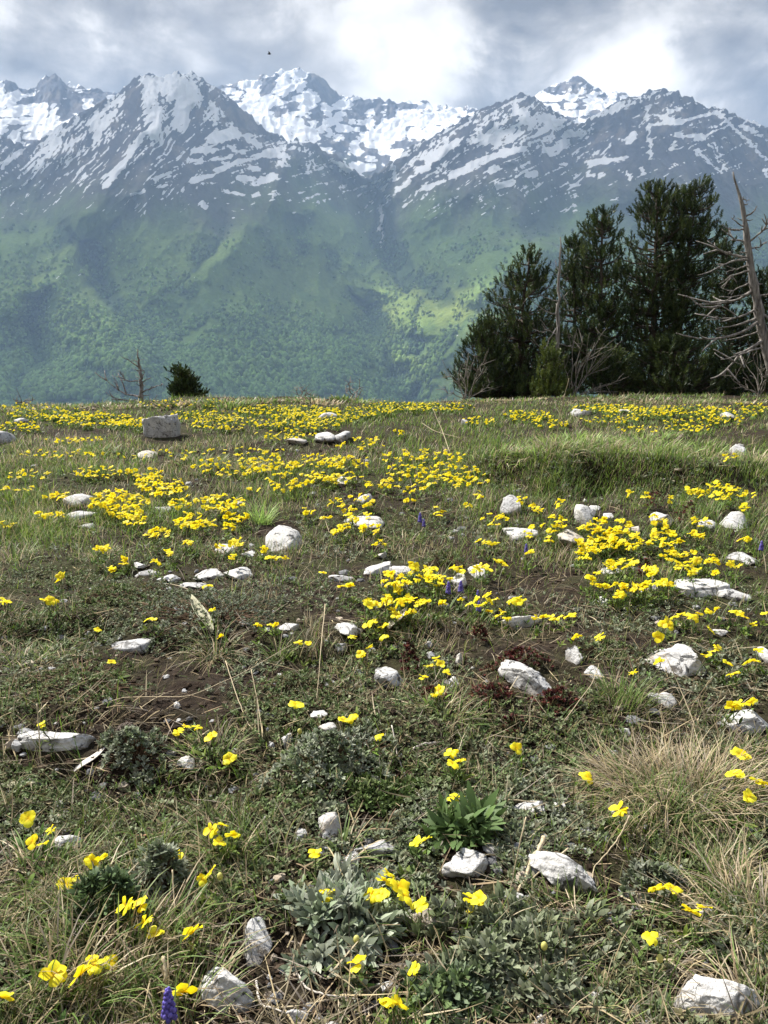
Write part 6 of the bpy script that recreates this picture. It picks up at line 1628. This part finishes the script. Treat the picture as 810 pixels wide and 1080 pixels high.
snag('dead_snag', 'tall grey leaning dead snag with bare curved branches', 'dead tree', 15.4, [(822, 424), (813, 385), (804, 345), (797, 312), (791, 275), (785, 232), (779, 204), (773, 181)], [9, 8.5, 8, 7, 5.5, 3.6, 2.4, .9],
     [([(785, 229), (796, 222), (802, 214)], 1.6), ([(785, 242), (770, 243), (761, 237)], 1.7), ([(786, 240), (776, 233), (774, 231)], 1.2), ([(787, 256), (798, 252), (806, 243), (809, 236)], 1.8), ([(788, 262), (798, 262), (803, 256)], 1.4),
      ([(789, 273), (772, 268), (756, 262), (746, 252)], 2.0), ([(790, 274), (770, 273), (752, 282), (738, 286)], 1.9), ([(788, 255), (778, 254), (771, 247), (765, 240)], 1.8), ([(790, 280), (778, 283), (768, 288)], 1.5), ([(792, 285), (772, 292), (758, 300)], 1.5),
      ([(794, 307), (780, 317), (760, 323), (735, 323)], 2.6), ([(760, 323), (740, 324), (726, 312)], 1.8), ([(796, 308), (778, 310), (762, 309)], 1.5), ([(797, 326), (780, 335), (762, 336), (746, 336)], 2.0), ([(799, 335), (782, 344), (770, 347), (758, 350)], 2.0),
      ([(801, 338), (785, 350), (760, 359), (736, 357), (717, 352)], 2.6), ([(806, 358), (792, 366), (778, 374), (768, 388), (760, 394)], 2.6), ([(803, 348), (785, 355), (764, 359)], 1.6), ([(808, 365), (790, 370), (772, 376), (762, 377)], 1.6), ([(800, 312), (806, 310), (818, 308)], 2.0),
      ([(803, 330), (811, 335), (812, 350)], 2.4), ([(781, 212), (786, 210), (789, 208)], 1.0), ([(792, 298), (775, 302), (766, 310)], 1.4)], m_dead)
snag('dead_pine', 'straight grey dead trunk standing before the pines', 'dead tree', 16.6, [(590, 418), (588, 370), (589, 330), (590, 290), (591, 250)], [3.2, 3, 2.6, 2, .7],
     [([(588, 332), (576, 330), (566, 322), (558, 312)], 1.1), ([(588, 345), (578, 360), (580, 368)], 1.0), ([(589, 318), (579, 315), (570, 311)], 1.0), ([(589, 306), (596, 312), (600, 322)], .9), ([(588, 352), (576, 350), (568, 352)], .9), ([(588, 372), (572, 368), (560, 360)], 1.0), ([(589, 285), (586, 278), (587, 274)], .8), ([(589, 362), (602, 366), (608, 364)], .9)], m_dead)
snag('dead_snag', 'small dark dead snag with drooping branches on the left', 'dead tree', 15.2, [(150, 430), (149, 412), (148, 392), (145, 368)], [3.6, 3.4, 2.4, .7],
     [([(146, 387), (138, 383), (131, 379), (127, 375)], 1.1), ([(146, 402), (138, 401), (133, 397), (129, 392)], 1.2), ([(148, 419), (134, 415), (122, 408), (112, 399)], 1.6), ([(148, 423), (132, 422), (120, 418), (113, 411)], 1.3), ([(143, 421), (132, 426), (126, 424)], 1.0), ([(150, 414), (158, 411), (165, 409), (169, 407)], 1.2), ([(149, 404), (155, 400), (159, 396)], 1.0), ([(147, 382), (142, 379), (141, 376)], .8), ([(151, 424), (158, 420), (166, 418)], 1.0), ([(149, 397), (154, 393), (153, 390)], .8)], m_dead)


def bush(name, label, Y, x0, y0, tips, mat, group):
    root0 = at_px(x0, y0, Y); g0 = float(ground_z(root0[None, 0], root0[None, 1])[0]); base = np.array([root0[0], root0[1], g0])
    root = link(name, None, None, tuple(base)); tag(root, label, 'bush', group)
    for (a, b_) in tips:
        tp = at_px(a, b_, Y + RNG.uniform(-.4, .4)); d = tp - base
        B = smooth_poly([base + RNG.normal(0, .03, 3) * [1, 1, 0], base + d * .45 + np.array([RNG.normal(0, .05), 0, .12 * np.linalg.norm(d)]), tp], 9); B[1:] += np.cumsum(RNG.normal(0, .022, (8, 3)), 0)
        g = Geo(); Vt, Ft = tube(B - base, np.linspace(.011, .004, 9), 5); g.add(Vt, Ft)
        for q in range(5):
            j = RNG.integers(3, 8); dd = nrm(d) + RNG.normal(0, .5, 3); ln = np.linalg.norm(d) * RNG.uniform(.15, .4)
            Vt, Ft = tube(smooth_poly([B[j], B[j] + dd * ln * .5, B[j] + dd * ln + RNG.normal(0, .03, 3)], 5) - base, np.linspace(.007, .003, 5), 4); g.add(Vt, Ft)
        g.build('stems', mat, root)
    return root


m_paletwig = wood_mat('pale_twig', (.10, .085, .07), (.26, .235, .20), (60, 60, 12), .3)
BG = 'leafless bushes at the foot of the pines'
bush('bare_bush', 'pale leafless bush right of the young pine', 16.3, 602, 418, [(606, 352), (616, 345), (640, 348), (640, 368), (655, 378), (650, 398), (628, 360), (596, 380), (612, 372), (660, 408), (645, 412)], m_paletwig, BG)
bush('bare_bush', 'thin grey leafless bush at the clump left end', 16.3, 492, 420, [(470, 392), (478, 384), (490, 378), (500, 382), (512, 388), (520, 396), (466, 404), (484, 392), (506, 372)], m_paletwig, BG)
bush('bare_bush', 'grey leafless bush below the leaning snag', 15.6, 800, 420, [(772, 396), (780, 384), (790, 376), (800, 382), (812, 390), (776, 408), (795, 362), (806, 400)], m_paletwig, BG)

CG = 'small leafless shrubs along the crest'
bush('crest_shrub', 'tiny leafless shrub on the middle crest', 14.2, 372, 424, [(362, 412), (368, 408), (374, 406), (380, 410), (386, 414), (377, 412)], m_paletwig, CG)
bush('crest_shrub', 'tiny leafless shrub at the left end of the crest', 14.0, 22, 434, [(12, 424), (18, 419), (25, 418), (32, 422), (38, 428)], m_paletwig, CG)
bush('crest_shrub', 'thin leafless shrub right of the crest mound', 14.2, 318, 424, [(310, 414), (316, 409), (323, 411), (330, 416)], m_paletwig, CG)

# a bird far off over the peaks
bp_ = at_px(284, 57, 150.0)
Vb, Fb = ICO[3]; g = Geo()
V = Vb * np.array([.34, .11, .10]); V[:, 2] += .02; g.add(V, [Fb], (.03, .03, .035))
bird = g.build('bird', m_plain, None, True); bird.location = tuple(bp_); tag(bird, 'tiny dark bird gliding under the clouds', 'bird')
for sgn in (-1, 1):
    t_ = np.linspace(0, 1, 8); prof_ = np.stack([t_ * 0 + .05 - .12 * t_ ** 2, sgn * t_ * .75, .04 + .16 * np.sin(t_ * 2.2)], 1)
    w_ = .13 * (1 - .75 * t_ ** 2)
    A = prof_ + np.stack([w_, t_ * 0, t_ * 0], 1); B = prof_ - np.stack([w_, t_ * 0, t_ * 0], 1)
    V = np.concatenate([A, B, A - [0, 0, .02], B - [0, 0, .02]]); k = np.arange(7)
    F = np.concatenate([np.stack([k, k + 1, k + 9, k + 8], 1), np.stack([k + 16, k + 24, k + 25, k + 17], 1), np.stack([k, k + 16, k + 17, k + 1], 1), np.stack([k + 8, k + 9, k + 25, k + 24], 1)])
    obj('wing', V, [F], m_plain, bird, col=np.broadcast_to(np.array([.03, .03, .035]), V.shape))
